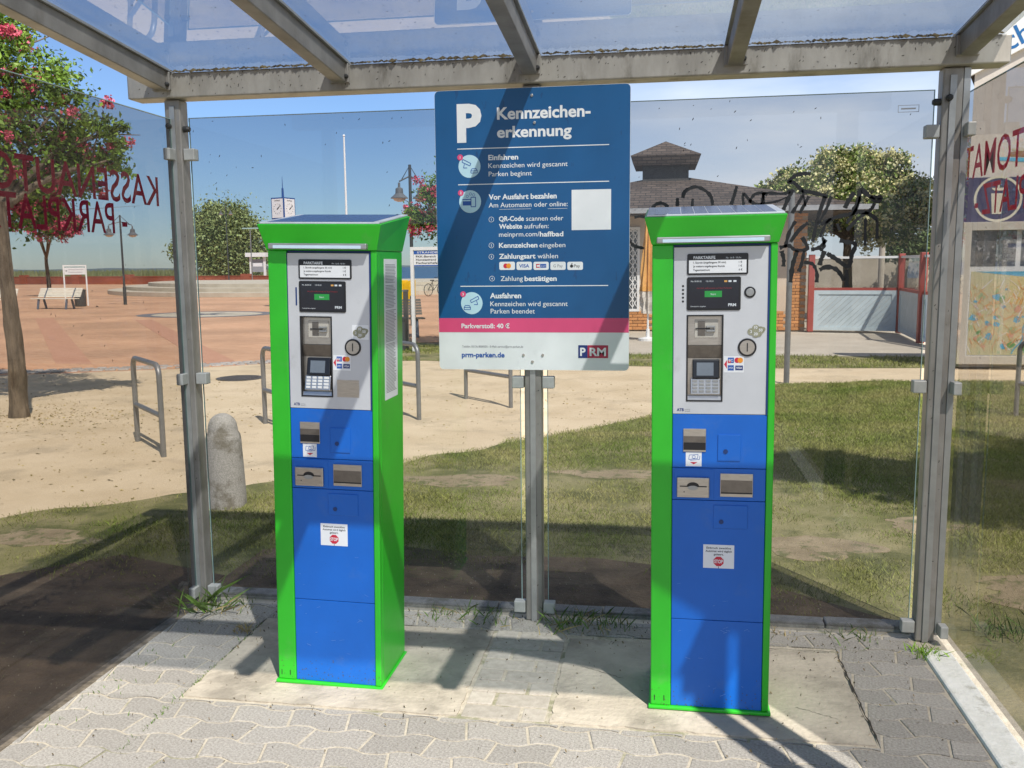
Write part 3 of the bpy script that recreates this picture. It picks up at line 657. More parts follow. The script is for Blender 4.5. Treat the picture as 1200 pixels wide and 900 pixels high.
for pp, x in ((posts[0], XL), (posts[1], XM), (posts[2], XR)):
    specks(pp, 38, lambda: (Vector((x+random.uniform(-.03, .03), YB-.0357, random.uniform(.1, 2.3))), X_, Z_), smin=.002, smax=.007)
# moss and muck along the gutter joint
mb = MB()
x = -2.15
while x < 1.29:
    if min(abs(x-r) for r in RX) > .05:
        r = random.uniform(.003, .0085)*(1.5 if random.random() < .12 else 1); cz = 2.464+random.uniform(-.001, .006)
        mb.add([(x-r*1.5, 3.858, cz), (x, 3.858-r, cz-r*.8), (x+r*1.5, 3.858, cz), (x, 3.862, cz+r*.9), (x, 3.87, cz)], [(0, 1, 3), (1, 2, 3), (0, 4, 1), (1, 4, 2)])
    x += random.uniform(.004, .012)
o = mb.build('moss', mat('gutter_moss', (.045, .032, .018), .95, island=.6, scale=30, col2=(.10, .075, .03)), beam); o['kind'] = 'stuff'

# ------------------------------------------------------------------ parking sign
sg = thing('parking_sign', 'large blue sign with white P and German parking rules on centre post', 'sign', (0, 3.876, 1.148))
SW0, SW1, SH = -.958, -.128, 1.190
def rrect(x0, x1, z0, z1, r, n=5):
    pts = []
    for cx, cz, a0 in ((x1-r, z0+r, -90), (x1-r, z1-r, 0), (x0+r, z1-r, 90), (x0+r, z0+r, 180)):
        for k in range(n+1): a = math.radians(a0+90*k/n); pts.append((cx+r*math.cos(a), cz+r*math.sin(a)))
    return pts
MB().prismy(rrect(SW0, SW1, 0, SH, .018), 0, .006).build('sign_panel', SIGNW, sg)
def S(zx, zy):                                  # sign print coordinates
    p = wal(500+zx/2.572, 90+zy/2.571, 3.875); return p.x, p.z-1.148
pz0 = S(320, 770)[1]; pz1 = S(320, 727)[1]
bl = [(SW0+.001, pz1), (SW1-.001, pz1)]+[p for p in rrect(SW0+.001, SW1-.001, pz1, SH-.001, .018) if p[1] > SH-.03]
MB().prismy(bl, -.0008, 0).build('blue_field', SIGNB, sg)
MB().prismy([(SW0+.001, pz0), (SW1-.001, pz0), (SW1-.001, pz1-.0002), (SW0+.001, pz1-.0002)], -.0008, 0).build('pink_stripe', PINK, sg)
def sline(s, zx0, zy0, zx1, hpx, bold=0, m=WHITE, name='lettering'):
    x0, z0 = S(zx0, zy0); x1, _ = S(zx1, zy0); h = S(zx0, zy0-hpx)[1]-z0
    mb = MB(); text_on(mb, s, x0, z0, x1-x0, h, y=-.0014, bold=bold); return mb.build(name, m, sg)
B = .028
sline('P', 92, 192, 166, 102, .05)
sline('Kennzeichen-', 212, 128, 494, 34, B); sline('erkennung', 212, 183, 437, 32, B)
sline('Einfahren', 186, 251, 276, 15, B); sline('Kennzeichen wird gescannt', 186, 275, 425, 14, .004); sline('Parken beginnt', 187, 300, 317, 14, .004)
sline('Vor Ausfahrt bezahlen', 187, 370, 392, 15, B); sline('Am Automaten oder online:', 187, 394, 425, 14, .004)
sline('QR-Code', 218, 435, 293, 14, B); sline('scannen oder', 300, 434, 412, 14, .004); sline('Website', 218, 458, 288, 14, B); sline('aufrufen:', 294, 457, 368, 14, .004)
sline('meinprm.com/', 218, 482, 340, 14, .004); sline('haffbad', 341, 481, 412, 14, B)
sline('Kennzeichen', 218, 515, 334, 14, B); sline('eingeben', 340, 514, 418, 14, .004); sline('Zahlungsart', 218, 548, 328, 14, B); sline('wählen', 334, 547, 396, 14, .004)
sline('Zahlung', 223, 615, 290, 14, .004); sline('bestätigen', 295, 615, 392, 14, B)
sline('Ausfahren', 191, 667, 285, 15, B); sline('Kennzeichen wird gescannt', 192, 691, 425, 14, .004); sline('Parken beendet', 193, 713, 326, 14, .004)
sline('Parkverstoß: 40 €', 105, 757, 250, 13, B); sline('prm-parken.de', 106, 844, 235, 14, B, m=PBLUE)
sline('Telefon: 05136 8000550 - E-Mail: service@prm-parken.de', 107, 815, 291, 6, 0, m=GREYINK)
for (a, b, c_) in ((92, 550, 216), (95, 550, 325), (102, 547, 631)):
    x0, z0 = S(a, c_); x1, z1 = S(b, c_-(10 if c_ < 600 else 2)); 
    MB().box(x0, x1, -.0014, -.0009, (z0+z1)/2-.0018, (z0+z1)/2+.0018).build('rule_line', WHITE, sg)
for (a, b, c_) in ((219, 314, 399), (365, 424, 397)):
    x0, z0 = S(a, c_); x1, z1 = S(b, c_); MB().box(x0, x1, -.0014, -.0009, z0-.0012, z0).build('underline', WHITE, sg)
# blank white field where the square code is printed
x0, z0 = S(437, 462); x1, z1 = S(556, 338)
MB().box(x0, x1, -.0014, -.0009, z0, z1).build('white_square', WHITE, sg)
def ring(mb, cx, cz, r, wd, y, m=None, n=24, rz=None):
    rz = rz or r
    mb.add([(cx+(r-k_*wd)*math.cos(2*math.pi*k/n), y, cz+(rz-k_*wd)*math.sin(2*math.pi*k/n)) for k_ in (0, 1) for k in range(n)], [(k, (k+1) % n, n+(k+1) % n, n+k) for k in range(n)], m)
def seg(mb, a, b, wd, y, m=None):
    a = Vector(a); b = Vector(b); d = (b-a).normalized(); nn = Vector((-d.y, d.x))*wd/2
    mb.add([(p.x, y, p.y) for p in (a-nn, b-nn, b+nn, a+nn)], [(0, 1, 2, 3)], m)
for i, (zx, zy, bx, by) in enumerate(((129, 270, 101, 243), (131, 376, 103, 350), (136, 682, 110, 655))):
    cx, cz = S(zx, zy); r = .048
    d_ = MB().discy(cx, cz, r, -.0014, -.0008).build('icon_disc', PALEB, sg)
    mb = MB(); k = .0014
    def q(x, z): return (cx+x*k, cz+z*k)
    if i == 1:
        mb.add([(cx-.032, -.0019, cz-.016), (cx+.004, -.0019, cz-.016), (cx+.004, -.0019, cz+.002), (cx-.032, -.0019, cz+.002)], [(0, 1, 2, 3)]); seg(mb, (cx-.034, cz+.009), (cx+.004, cz+.009), .004, -.0019)
        for a, b in (((.004, -.022), (.024, -.022)), ((.024, -.022), (.024, .018)), ((.024, .018), (.004, .018)), ((.004, .018), (.004, -.022))): seg(mb, (cx+a[0], cz+a[1]), (cx+b[0], cz+b[1]), .0035, -.0019)
        for a, b in ((-.012, .022), (.002, .032), (.016, .028)): ring(mb, cx+a, cz+b, .006, .0016, -.0019, n=14)
    else:
        f = 1 if i == 0 else -1
        pts = [(-.028*f, .030), (.006*f, .012), (.002*f, .002), (-.032*f, .018)]
        for a, b in zip(pts, pts[1:]+pts[:1]): seg(mb, (cx+a[0], cz+a[1]), (cx+b[0], cz+b[1]), .003, -.0019)
        seg(mb, (cx-.022*f, cz+.010), (cx-.026*f, cz-.006), .003, -.0019); seg(mb, (cx-.026*f, cz-.006), (cx-.010*f, cz-.006), .003, -.0019)
        for a, b in (((.006, -.028), (.006, -.018)), ((.006, -.018), (.011, -.010)), ((.011, -.010), (.029, -.010)), ((.029, -.010), (.034, -.018)), ((.034, -.018), (.034, -.028)), ((.034, -.028), (.006, -.028)), ((.006, -.019), (.034, -.019))):
            seg(mb, (cx+a[0]*f, cz+a[1]), (cx+b[0]*f, cz+b[1]), .0028, -.0019)
    mb.build('pictogram', PBLUE, d_)
    bx_, bz = S(bx, by); bd = MB().discy(bx_, bz, .0125, -.0022, -.0016, 18).build('number_badge', PINK, sg)
    mb = MB(); text_on(mb, '123'[i], bx_, bz-.005, None, .010, y=-.0026, bold=.03, align='C'); mb.build('numeral', WHITE, bd)
for i, (zx, zy) in enumerate(((195, 430), (195, 508), (195, 542), (197, 608))):
    cx, cz = S(zx, zy); mb = MB(); ring(mb, cx, cz, .0115, .0016, -.0013, n=20); text_on(mb, '1234'[i], cx, cz-.004, None, .008, y=-.0014, bold=.03, align='C'); mb.build('step_number', WHITE, sg)
for i, (a, b) in enumerate(((219, 266), (271, 317), (322, 368), (373, 419), (424, 471))):
    x0, z0 = S(a, 582); x1, z1 = S(b, 557); bd = MB().prismy(rrect(x0, x1, z0, z1, .007, 3), -.0014, -.0009).build('payment_badge', WHITE, sg)
    cx, cz = (x0+x1)/2, (z0+z1)/2; mb = MB()
    if i == 0: mb.discy(cx-.006, cz, .0105, -.0019, -.0016, 18, RED); mb.discy(cx+.007, cz, .0105, -.0022, -.0020, 18, ORANGE)
    elif i == 1: text_on(mb, 'VISA', cx, cz-.007, .044, .014, y=-.0019, bold=.02, align='C', m=PBLUE)
    elif i == 2:
        mb.box(cx-.004, cx+.022, -.0019, -.0016, cz-.008, cz+.008, PBLUE); seg(mb, (cx-.022, cz+.006), (cx-.006, cz+.006), .004, -.0019, RED); seg(mb, (cx-.022, cz-.006), (cx-.006, cz-.006), .004, -.0019, RED); seg(mb, (cx-.020, cz-.006), (cx-.020, cz+.006), .003, -.0019, RED)
        text_on(mb, 'girocard', cx+.009, cz-.003, .020, .006, y=-.0023, align='C', m=WHITE)
    elif i == 3: text_on(mb, 'G Pay', cx, cz-.006, .040, .012, y=-.0019, align='C', m=GREYINK)
    else:
        text_on(mb, 'Pay', cx+.008, cz-.006, .026, .012, y=-.0019, align='C', m=INK); mb.discy(cx-.015, cz-.001, .0068, -.0019, -.0016, 14, INK); seg(mb, (cx-.015, cz+.007), (cx-.012, cz+.011), .0035, -.0019, INK)
    mb.build('print', None, bd)
x0, z0 = S(457, 847); x1, z1 = S(547, 809); xm = x0+(x1-x0)*.31
lg = MB().box(x0, xm, -.0014, -.0009, z0, z1).build('logo', NAVY, sg); MB().box(xm+.0003, x1, -.0014, -.0009, z0, z1).build('logo_field', mat('logo_red', (.45, .02, .06), .5), lg)
mb = MB(); text_on(mb, 'P', (x0+xm)/2, z0+.010, None, .033, y=-.0019, bold=.03, align='C'); text_on(mb, 'RM', (xm+x1)/2, z0+.010, .070, .033, y=-.0019, bold=.03, align='C'); mb.build('lettering', WHITE, lg)
for zx, zy in ((317, 56), (325, 138), (292, 838), (350, 838), (319, 858)):
    cx, cz = S(zx, zy); o = MB().discy(cx, cz, .006, -.005, 0, 10).build('screw', INOX, sg, bevel=.001)

# ------------------------------------------------------------------ ticket machines
def machine(idx):
    W, D, HT = .413, .325, 1.66
    if idx == 0:
        t = thing('ticket_machine', 'left ticket machine, with square steel plate and white coin sticker on its grey panel', 'ticket machine', (-1.446, 3.150, .004), 0, 'green and blue parking ticket machines')
        t.rotation_euler = (0, .0185, 0)
    else:
        t = thing('ticket_machine', 'right green and blue ticket machine with round chrome button beside its screen', 'ticket machine', (-.016, 3.142, .004), 0, 'green and blue parking ticket machines')
        t.rotation_euler = (0, -.007, math.radians(-.6))
    # housing: back, sides, stiles (front recessed for door and plate)
    b = MB()
    b.box(0, W, .030, D, .012, HT); hs = b.build('housing', GREEN, t, bevel=.003)
    MB().box(0, .071, 0, .0298, .012, HT).build('left_stile', GREEN, t, bevel=.004)
    MB().box(.390, W, 0, .0298, .012, HT).build('right_stile', GREEN, t, bevel=.004)
    MB().box(-.008, W+.008, -.010, D+.006, 0, .0118).build('base_plate', GREEN, t, bevel=.003)
    o = MB(); 
    for x in (.012, .046): MB().box(x, x+.003, -.0006, 0, .03, .05).build('slot', BLACK, t)
    MB().box(.0712, .3898, .012, .0298, 1.652, HT-.001).build('recess_strip', BLUED, t)
    # cap
    z0, zf, zb = HT+.0005, 1.752, 1.800
    cp = MB(); cp.hexa([(-.002, -.006, z0), (W+.002, -.006, z0), (W+.002, D+.002, z0), (-.002, D+.002, z0)], [(-.026, -.030, zf), (W+.026, -.030, zf), (W+.026, D+.030, zb), (-.026, D+.030, zb)])
    cap = cp.build('cap', GREEN, t, bevel=.003)
    def top(x, y): return zf+(zb-zf)*(y+.030)/(D+.060)
    sp = MB(); e = .014
    def plate(mb, x0, x1, y0, y1, h0, h1): mb.hexa([(x0, y0, top(x0, y0)+h0), (x1, y0, top(x1, y0)+h0), (x1, y1, top(x1, y1)+h0), (x0, y1, top(x0, y1)+h0)], [(x0, y0, top(x0, y0)+h1), (x1, y0, top(x1, y0)+h1), (x1, y1, top(x1, y1)+h1), (x0, y1, top(x0, y1)+h1)])
    plate(sp, -.018, W+.018, -.024, D+.024, .0006, .007)
    spn = sp.build('solar_panel', mat('panel_border', (.62, .64, .68), .4, .2), t, bevel=.0015)
    nx, ny = 9, 4; wx = (W+.036-.05)/nx; wy = (D+.048-.02)/ny
    for i in range(nx):
        for j in range(ny):
            c_ = MB(); xa = -.018+.025+i*wx; ya = -.024+.010+j*wy; plate(c_, xa+.0012, xa+wx-.0012, ya+.0008, ya+wy-.0008, .0071, .0078); c_.build('solar_cell', CELL, spn)
    # light bar
    lb = MB().box(.015, .385, -.032, -.0065, 1.664, 1.685).build('light_bar', GALVL, t, bevel=.004)
    MB().box(.035, .365, -.0335, -.0322, 1.6665, 1.6775).build('tube', TUBE, lb, bevel=.0005)
    # grey front plate
    y = .004
    def pt(x0, x1, z0, z1, ya, yb, name, m, par, bev=.0, r=None):
        if r: o = MB().prismy(rrect(x0, x1, z0, z1, r, 4), ya, yb).build(name, m, par)
        else: o = MB().box(x0, x1, ya, yb, z0, z1).build(name, m, par, bevel=bev)
        return o
    # plate with the reader opening left open: four strips joined
    gp = MB(); bx0, bx1, bz0, bz1 = .117, .240, 1.124, 1.422
    for a, b2, c_, d_ in ((.0735, bx0, 1.081, 1.650), (bx1, .3835, 1.081, 1.650), (bx0, bx1, 1.081, bz0), (bx0, bx1, bz1, 1.650)): gp.box(a, b2, y, .028, c_, d_)
    bm_ = gp
    me = bm_.build('front_plate', GREY, t)
    bm = bmesh.new(); bm.from_mesh(me.data); bmesh.ops.remove_doubles(bm, verts=bm.verts, dist=.0001); bm.to_mesh(me.data); bm.free()
    MB().box(.0714, .0732, .002, .029, 1.079, 1.652).build('gasket', BLUED, t); MB().box(.3838, .3896, .002, .029, 1.079, 1.652).build('gasket', BLUED, t)
    # tariff display
    bz = pt(.117, .318, 1.557, 1.628, y-.003, y-.0002, 'tariff_display', BLACK, me, r=.006)
    pt(.123, .312, 1.563, 1.606, y-.0042, y-.0032, 'paper', WHITE, bz)
    mb = MB(); text_on(mb, 'PARKTARIFE', .138, 1.6105, .072, .009, y=y-.0040, bold=.02, m=SCRTXT); text_on(mb, 'Mo - So 8 - 18 Uhr', .245, 1.611, .05, .005, y=y-.0040, m=SCRTXT)
    for k, (s, wd, p_) in enumerate((('1. Stunde (angefangene 30 min)', .108, '1 €'), ('Je weitere angefangene Stunde', .104, '1 €'), ('Tagesmaximum', .055, '6 €'))):
        z = 1.5955-k*.0125; text_on(mb, s, .137, z, wd, .006, y=y-.0048, m=INK, bold=.01); text_on(mb, p_, .287, z, None, .006, y=y-.0048, m=INK, bold=.01)
    mb.build('lettering', None, bz)
    # touch screen
    bz = pt(.117, .295, 1.437, 1.550, y-.003, y-.0002, 'touch_screen', BLACK, me, r=.006)
    pt(.124, .289, 1.444, 1.543, y-.0038, y-.0032, 'glass', SCREEN, bz)
    pt(.176, .233, 1.482, 1.503, y-.0044, y-.0040, 'button_image', SCRGREEN, bz)
    mb = MB(); text_on(mb, 'Start', .2045, 1.489, .018, .006, y=y-.0050, m=SCRTXT, align='C'); text_on(mb, 'Mo 30.05.25', .130, 1.533, .035, .005, y=y-.0044, m=SCRTXT); text_on(mb, '13:10:21', .180, 1.533, .024, .005, y=y-.0044, m=SCRTXT)
    text_on(mb, 'Herzlich willkommen auf dem Parkplatz', .150, 1.510, .115, .005, y=y-.0044, m=SCRRED); text_on(mb, 'Kennzeichen eingeben', .130, 1.449, .05, .004, y=y-.0044, m=SCRTXT); text_on(mb, 'PRM', .254, 1.451, .026, .009, y=y-.0044, m=SCRTXT, bold=.03)
    for q_, mm_ in ((.240, AWN), (.254, SCRTXT), (.270, SCRTXT)): mb.box(q_, q_+.010, y-.0043, y-.0040, 1.532, 1.538, mm_)
    mb.build('lettering', None, bz)
    if idx == 0: pt(.1025, .108, 1.460, 1.527, y-.001, y-.0001, 'speaker_slot', BLUED, me, r=.0025)
    else:
        mb = MB()
        for k in range(5): mb.discy(.104, 1.468+k*.013, .0038, y-.0008, y-.0001, 10)
        mb.build('speaker_holes', BLACK, me)
    # reader bay
    br = MB()
    for a, b2, c_, d_ in ((bx0+.0002, bx0+.005, bz0, bz1), (bx1-.005, bx1-.0002, bz0, bz1), (bx0+.005, bx1-.005, bz0+.0002, bz0+.005), (bx0+.005, bx1-.005, bz1-.005, bz1-.0002)): br.box(a, b2, y-.002, .0285, c_, d_)
    bay = br.build('reader_bay', BLACK, t)
    ix0, ix1 = bx0+.0052, bx1-.0052
    up = MB().box(ix0, ix1, .018, .028, 1.318, bz1-.0052).build('reader_plate', INOX, bay)
    pt(ix0+.022, ix1-.012, 1.343, 1.405, .0155, .0178, 'card_bezel', CFRAME, bay, bev=.001)
    if idx == 0: x_a, x_b = .160, .184
    else: x_a, x_b = .155, .179
    pt(x_a, x_b, 1.350, 1.400, .0142, .0153, 'slot_plate', INOXD, bay)
    pt(x_a-.008, x_b+.016, 1.3725, 1.3765, .0125, .0140, 'card_slot', BLACK, bay)
    mb = MB(); mb.box(x_b+.004, x_b+.034, .006, .0153, 1.378, 1.384); mb.box(x_b+.004, x_b+.034, .006, .0153, 1.364, 1.370); mb.box(x_b+.030, x_b+.034, .006, .0153, 1.370, 1.378); mb.build('card_guide', GALVL, bay, bevel=.001)
    MB().hexa([(ix0, .0235, 1.272), (ix1, .0235, 1.272), (ix1, .028, 1.272), (ix0, .028, 1.272)], [(ix0, .0100, 1.317), (ix1, .0100, 1.317), (ix1, .028, 1.317), (ix0, .028, 1.317)]).build('shelf', INOXD, bay)
    MB().box(ix0, ix1, .0245, .0285, bz0+.0052, 1.2718).build('bay_back', INOX, bay)
    # pin pad: screen unit and keys, tilted
    pad = MB().hexa([(ix0+.016, .002, 1.205), (ix1-.006, .002, 1.205), (ix1-.006, .024, 1.205), (ix0+.016, .024, 1.205)], [(ix0+.016, .014, 1.268), (ix1-.006, .014, 1.268), (ix1-.006, .024, 1.268), (ix0+.016, .024, 1.268)]).build('card_terminal', BLACK, bay, bevel=.003)
    mb = MB(); f_ = lambda z: .002+(z-1.205)/.063*.012-.0009
    mb.hexa([(ix0+.030, f_(1.214), 1.214), (ix1-.026, f_(1.214), 1.214), (ix1-.026, f_(1.214)+.001, 1.214), (ix0+.030, f_(1.214)+.001, 1.214)], [(ix0+.030, f_(1.258), 1.258), (ix1-.026, f_(1.258), 1.258), (ix1-.026, f_(1.258)+.001, 1.258), (ix0+.030, f_(1.258)+.001, 1.258)]); mb.build('terminal_screen', LCD, bay)
    kp = MB().hexa([(ix0+.010, -.004, 1.150), (ix1-.004, -.004, 1.150), (ix1-.004, .0243, 1.150), (ix0+.010, .0243, 1.150)], [(ix0+.010, .008, 1.203), (ix1-.004, .008, 1.203), (ix1-.004, .0243, 1.203), (ix0+.010, .0243, 1.203)]).build('keypad', INOX, bay, bevel=.002)
    for r_ in range(4):
        for c_ in range(4):
            xk = ix0+.016+c_*.0225; zk = 1.1565+r_*.0115; yk = -.004+(zk+.004-1.150)/.053*.012
            MB().box(xk, xk+(.016 if c_ < 3 else .019), yk-.0030, yk, zk, zk+.0085).build('key', WPLAST if idx == 0 else GALVL, bay, bevel=.001)
    MB().hexa([(ix0, .004, bz0+.0052), (ix1, .004, bz0+.0052), (ix1, .024, bz0+.0052), (ix0, .024, bz0+.0052)], [(ix0, .008, bz0+.018), (ix1, .008, bz0+.018), (ix1, .024, bz0+.018), (ix0, .024, bz0+.018)]).build('bay_sill', INOX, bay)
    # coin items
    if idx == 1:
        bt = MB().discy(.325, 1.497, .019, y-.003, y-.0001, 24).build('button_ring', BLACK, me, bevel=.001); bb = MB().discy(.325, 1.497, .0135, y-.006, y-.003, 20).build('button', GALVL, me, bevel=.0015)
    if idx == 0: pt(.316, .379, 1.340, 1.393, y-.0006, y-.0001, 'coin_sticker', WHITE, me)
    mb = MB(); cm = mat('coin_print', (.20, .20, .12), .5, scale=80, col2=(.42, .40, .28))
    for q_, (a, b2, rr) in enumerate(((.331, 1.364, .012), (.346, 1.376, .012), (.362, 1.369, .013), (.346, 1.356, .012), (.370, 1.372, .008), (.357, 1.357, .010))):
        mb.discy(a, b2, rr, y-.0014-q_*.0002, y-.0008-q_*.0001, 16)
    cs_ = mb.build('coin_print', cm, me)
    mb = MB()
    for q_, (a, b2, tx) in enumerate(((.331, 1.360, '2'), (.346, 1.374, '10'), (.362, 1.365, '50'), (.346, 1.352, '20'))): text_on(mb, tx, a, b2, None, .009, y=y-.0029, align='C', m=WHITE, bold=.02)
    mb.build('numerals', None, me)
    c1 = MB().discy(.319, 1.311, .031, y-.004, y-.0001, 32).build('coin_slot', BLACK, me, bevel=.0015)
    MB().discy(.319, 1.311, .0245, y-.0052, y-.0041, 30).build('coin_disc', INOX, c1); MB().box(.3172, .3208, y-.0060, y-.0053, 1.297, 1.326).build('slit', BLACK, c1)
    cs = pt(.242, .309, 1.225, 1.281, y-.0006, y-.0001, 'card_sticker', WHITE, me)
    mb = MB(); mb.add([(.2435, y-.0009, 1.253), (.253, y-.0009, 1.238), (.253, y-.0009, 1.268)], [(0, 1, 2)], RED)
    mb.box(.256, .276, y-.0012, y-.0008, 1.258, 1.276, PBLUE); mb.box(.256, .266, y-.0014, y-.0012, 1.258, 1.267, RED); text_on(mb, 'EC', .266, 1.263, .014, .008, y=y-.0017, m=WHITE, align='C', bold=.02)
    mb.discy(.287, 1.267, .0092, y-.0012, y-.0008, 18, RED); mb.discy(.297, 1.267, .0092, y-.0015, y-.0013, 18, ORANGE)
    mb.box(.256, .276, y-.0012, y-.0008, 1.232, 1.250, PBLUE); text_on(mb, 'AMEX', .266, 1.238, .016, .006, y=y-.0015, m=WHITE, align='C'); mb.box(.281, .306, y-.0012, y-.0008, 1.233, 1.249, NAVY); text_on(mb, 'VISA', .2935, 1.2375, .020, .007, y=y-.0015, m=WHITE, align='C', bold=.02)
    mb.build('card_marks', None, cs)
    if idx == 0: pt(.256, .340, 1.126, 1.190, y-.0008, y-.0001, 'cover_plate', INOX, me)
    mb = MB(); text_on(mb, 'ATB', .086, 1.090, .024, .0095, y=y-.0005, bold=.03, m=NAVY); text_on(mb, 'parking', .113, 1.094, .018, .004, y=y-.0005, m=GREYINK); text_on(mb, 'systems', .113, 1.088, .018, .004, y=y-.0005, m=GREYINK); mb.build('maker_mark', None, me)
    # blue door, three leaves with recessed joints
    for k, (za, zb_) in enumerate(((.0125, .3385), (.3405, .7745), (.7765, .8895), (.8915, 1.0785))):
        dl = pt(.0725, .3885, za, zb_, y, .0295, 'door_panel', BLUE, t, bev=.0015)
        dl['label'] = ['bottom blue panel', 'tall middle blue panel', 'blue panel with ticket slot', 'upper blue panel with lock flap'][k]
    sp_ = pt(.079, .215, .7795, .8865, y-.002, y-.0002, 'slot_surround', BLUE, t, bev=.0015)
    nb = pt(.109, .186, .948, 1.029, y-.004, y-.0002, 'note_slot', INOX, t, bev=.001)
    pt(.110, .185, .9545, .981, y-.0048, y-.0041, 'opening', BLACK, nb); pt(.110, .185, .9815, 1.003, y-.0048, y-.0041, 'roller', INOXD, nb)
    st = pt(.118, .172, .896, .946, y-.0006, y-.0001, 'note_sticker', WHITE, t)
    mb = MB(); 
    for a, b2 in (((.128, .920), (.158, .924)), ((.158, .924), (.160, .938)), ((.160, .938), (.130, .936)), ((.130, .936), (.128, .920)), ((.133, .917), (.165, .921)), ((.165, .921), (.166, .934))): seg(mb, a, b2, .0016, y-.0010, PBLUE)
    ring(mb, .145, .929, .006, .0014, y-.0010, PBLUE, 12); mb.add([(.132, y-.0010, .911), (.145, y-.0010, .903), (.158, y-.0010, .911)], [(0, 1, 2)], RED); mb.build('note_mark', None, st)
    def flap(x0, x1, z0, z1, lx, lz):
        fl = pt(x0, x1, z0, z1, y-.0035, y-.0002, 'lock_flap', BLUE, t, bev=.0028); MB().discy(lx, lz, .008, y-.0055, y-.0036, 16).build('lock', BLUED, fl)
    flap(.226, .303, .917, 1.010, .2525, .951); flap(.214, .330, .677, .760, .241, .701)
    tk = pt(.088, .199, .787, .858, y-.012, y-.0022, 'ticket_slot', INOX, t, bev=.003)
    mb = MB(); mb.box(.098, .190, y-.0128, y-.0121, .825, .829)
    mb.prismy([(.143+.021*math.cos(a), .828+.014*math.sin(a)) for a in [math.pi*k/12 for k in range(13)]], y-.0128, y-.0121); mb.build('slit', BLACK, tk)
    MB().discy(.143, .822, .018, y-.0150, y-.0129, 20, r2=.008).build('thumb_lip', GALVL, tk); MB().discy(.113, .807, .0022, y-.0126, y-.0121, 8).build('pinhole', BLACK, tk)
    rc = pt(.236, .346, .791, .873, y-.004, y-.0002, 'ticket_tray', INOX, t, bev=.001)
    MB().hexa([(.238, y-.0046, .806), (.344, y-.0046, .806), (.344, y-.0041, .806), (.238, y-.0041, .806)], [(.238, y-.0046, .850), (.344, y-.0046, .850), (.344, y-.0041, .850), (.238, y-.0041, .850)]).build('opening', INOXD, rc); pt(.238, .344, .802, .807, y-.0052, y-.0047, 'shade', BLACK, rc)
    dz = 0 if idx == 0 else -.026
    st = pt(.181, .287, .558+dz, .643+dz, y-.0006, y-.0001, 'warning_sticker', WHITE, t)
    mb = MB()
    for k, (s, wd) in enumerate((('Einbruch zwecklos', .084), ('Automat wird täglich', .090), ('geleert.', .034))): text_on(mb, s, .234, .628+dz-k*.0115, wd, .0070, y=y-.0010, m=INK, align='C', bold=.015)
    mb.prismy([(.234+.0185*math.cos(math.pi/8+k*math.pi/4), .583+dz+.0185*math.sin(math.pi/8+k*math.pi/4)) for k in range(8)], y-.0012, y-.0008, RED)
    mb.box(.2332, .2348, y-.0010, y-.0008, .558+dz, .565+dz, INK)
    text_on(mb, 'STOP', .234, .577+dz, .030, .012, y=y-.0016, m=WHITE, align='C', bold=.03); mb.build('lettering', None, st)
    # notice strip on the right side
    lab = MB().box(W+.0002, W+.0008, .085, .250, 1.105, 1.632).build('notice_strip', WHITE, t)
    mb = MB(); z = 1.615
    while z > 1.13:
        if random.random() > .06:
            a = .10; b2 = .10+random.uniform(.10, .135); mb.box(W+.0009, W+.0012, a, b2, z, z+.0022)
        z -= .0055
    mb.build('small_print', GREYINK, lab)
    mb = MB()
    for k in range(16):
        x = random.uniform(.085, .36); z = random.choice([random.uniform(.29, .325), random.uniform(.03, .30), random.uniform(.36, .55)]); l_ = random.uniform(.004, .022); a = random.uniform(-.5, .5)
        seg(mb, (x, z), (x+l_*math.cos(a), z+l_*math.sin(a)), random.uniform(.0006, .0012), y-.0006-.00001*k)
    mb.build('scuffs', mat('scuff_pale', (.16, .32, .66), .6), t)['kind'] = 'stuff'
    mb = MB()
    for k in range(90):
        x = random.uniform(.002, W-.002); z = .013+abs(random.gauss(0, .04)); r = random.uniform(.0008, .0028); yy_ = -.0006 if (x < .07 or x > .391) else y-.0007
        mb.add([(x-r, yy_, z), (x, yy_, z-r*.7), (x+r*1.2, yy_, z), (x, yy_, z+r)], [(0, 1, 2, 3)])
    mb.build('base_grime', mat('grime', (.10, .09, .06), .9), t)['kind'] = 'stuff'
    specks(t, 24, lambda: (Vector((random.uniform(.08, .38), y-.0008, random.uniform(.05, .5))), X_, Z_), smin=.0006, smax=.002)
    return t
machine(0); machine(1)

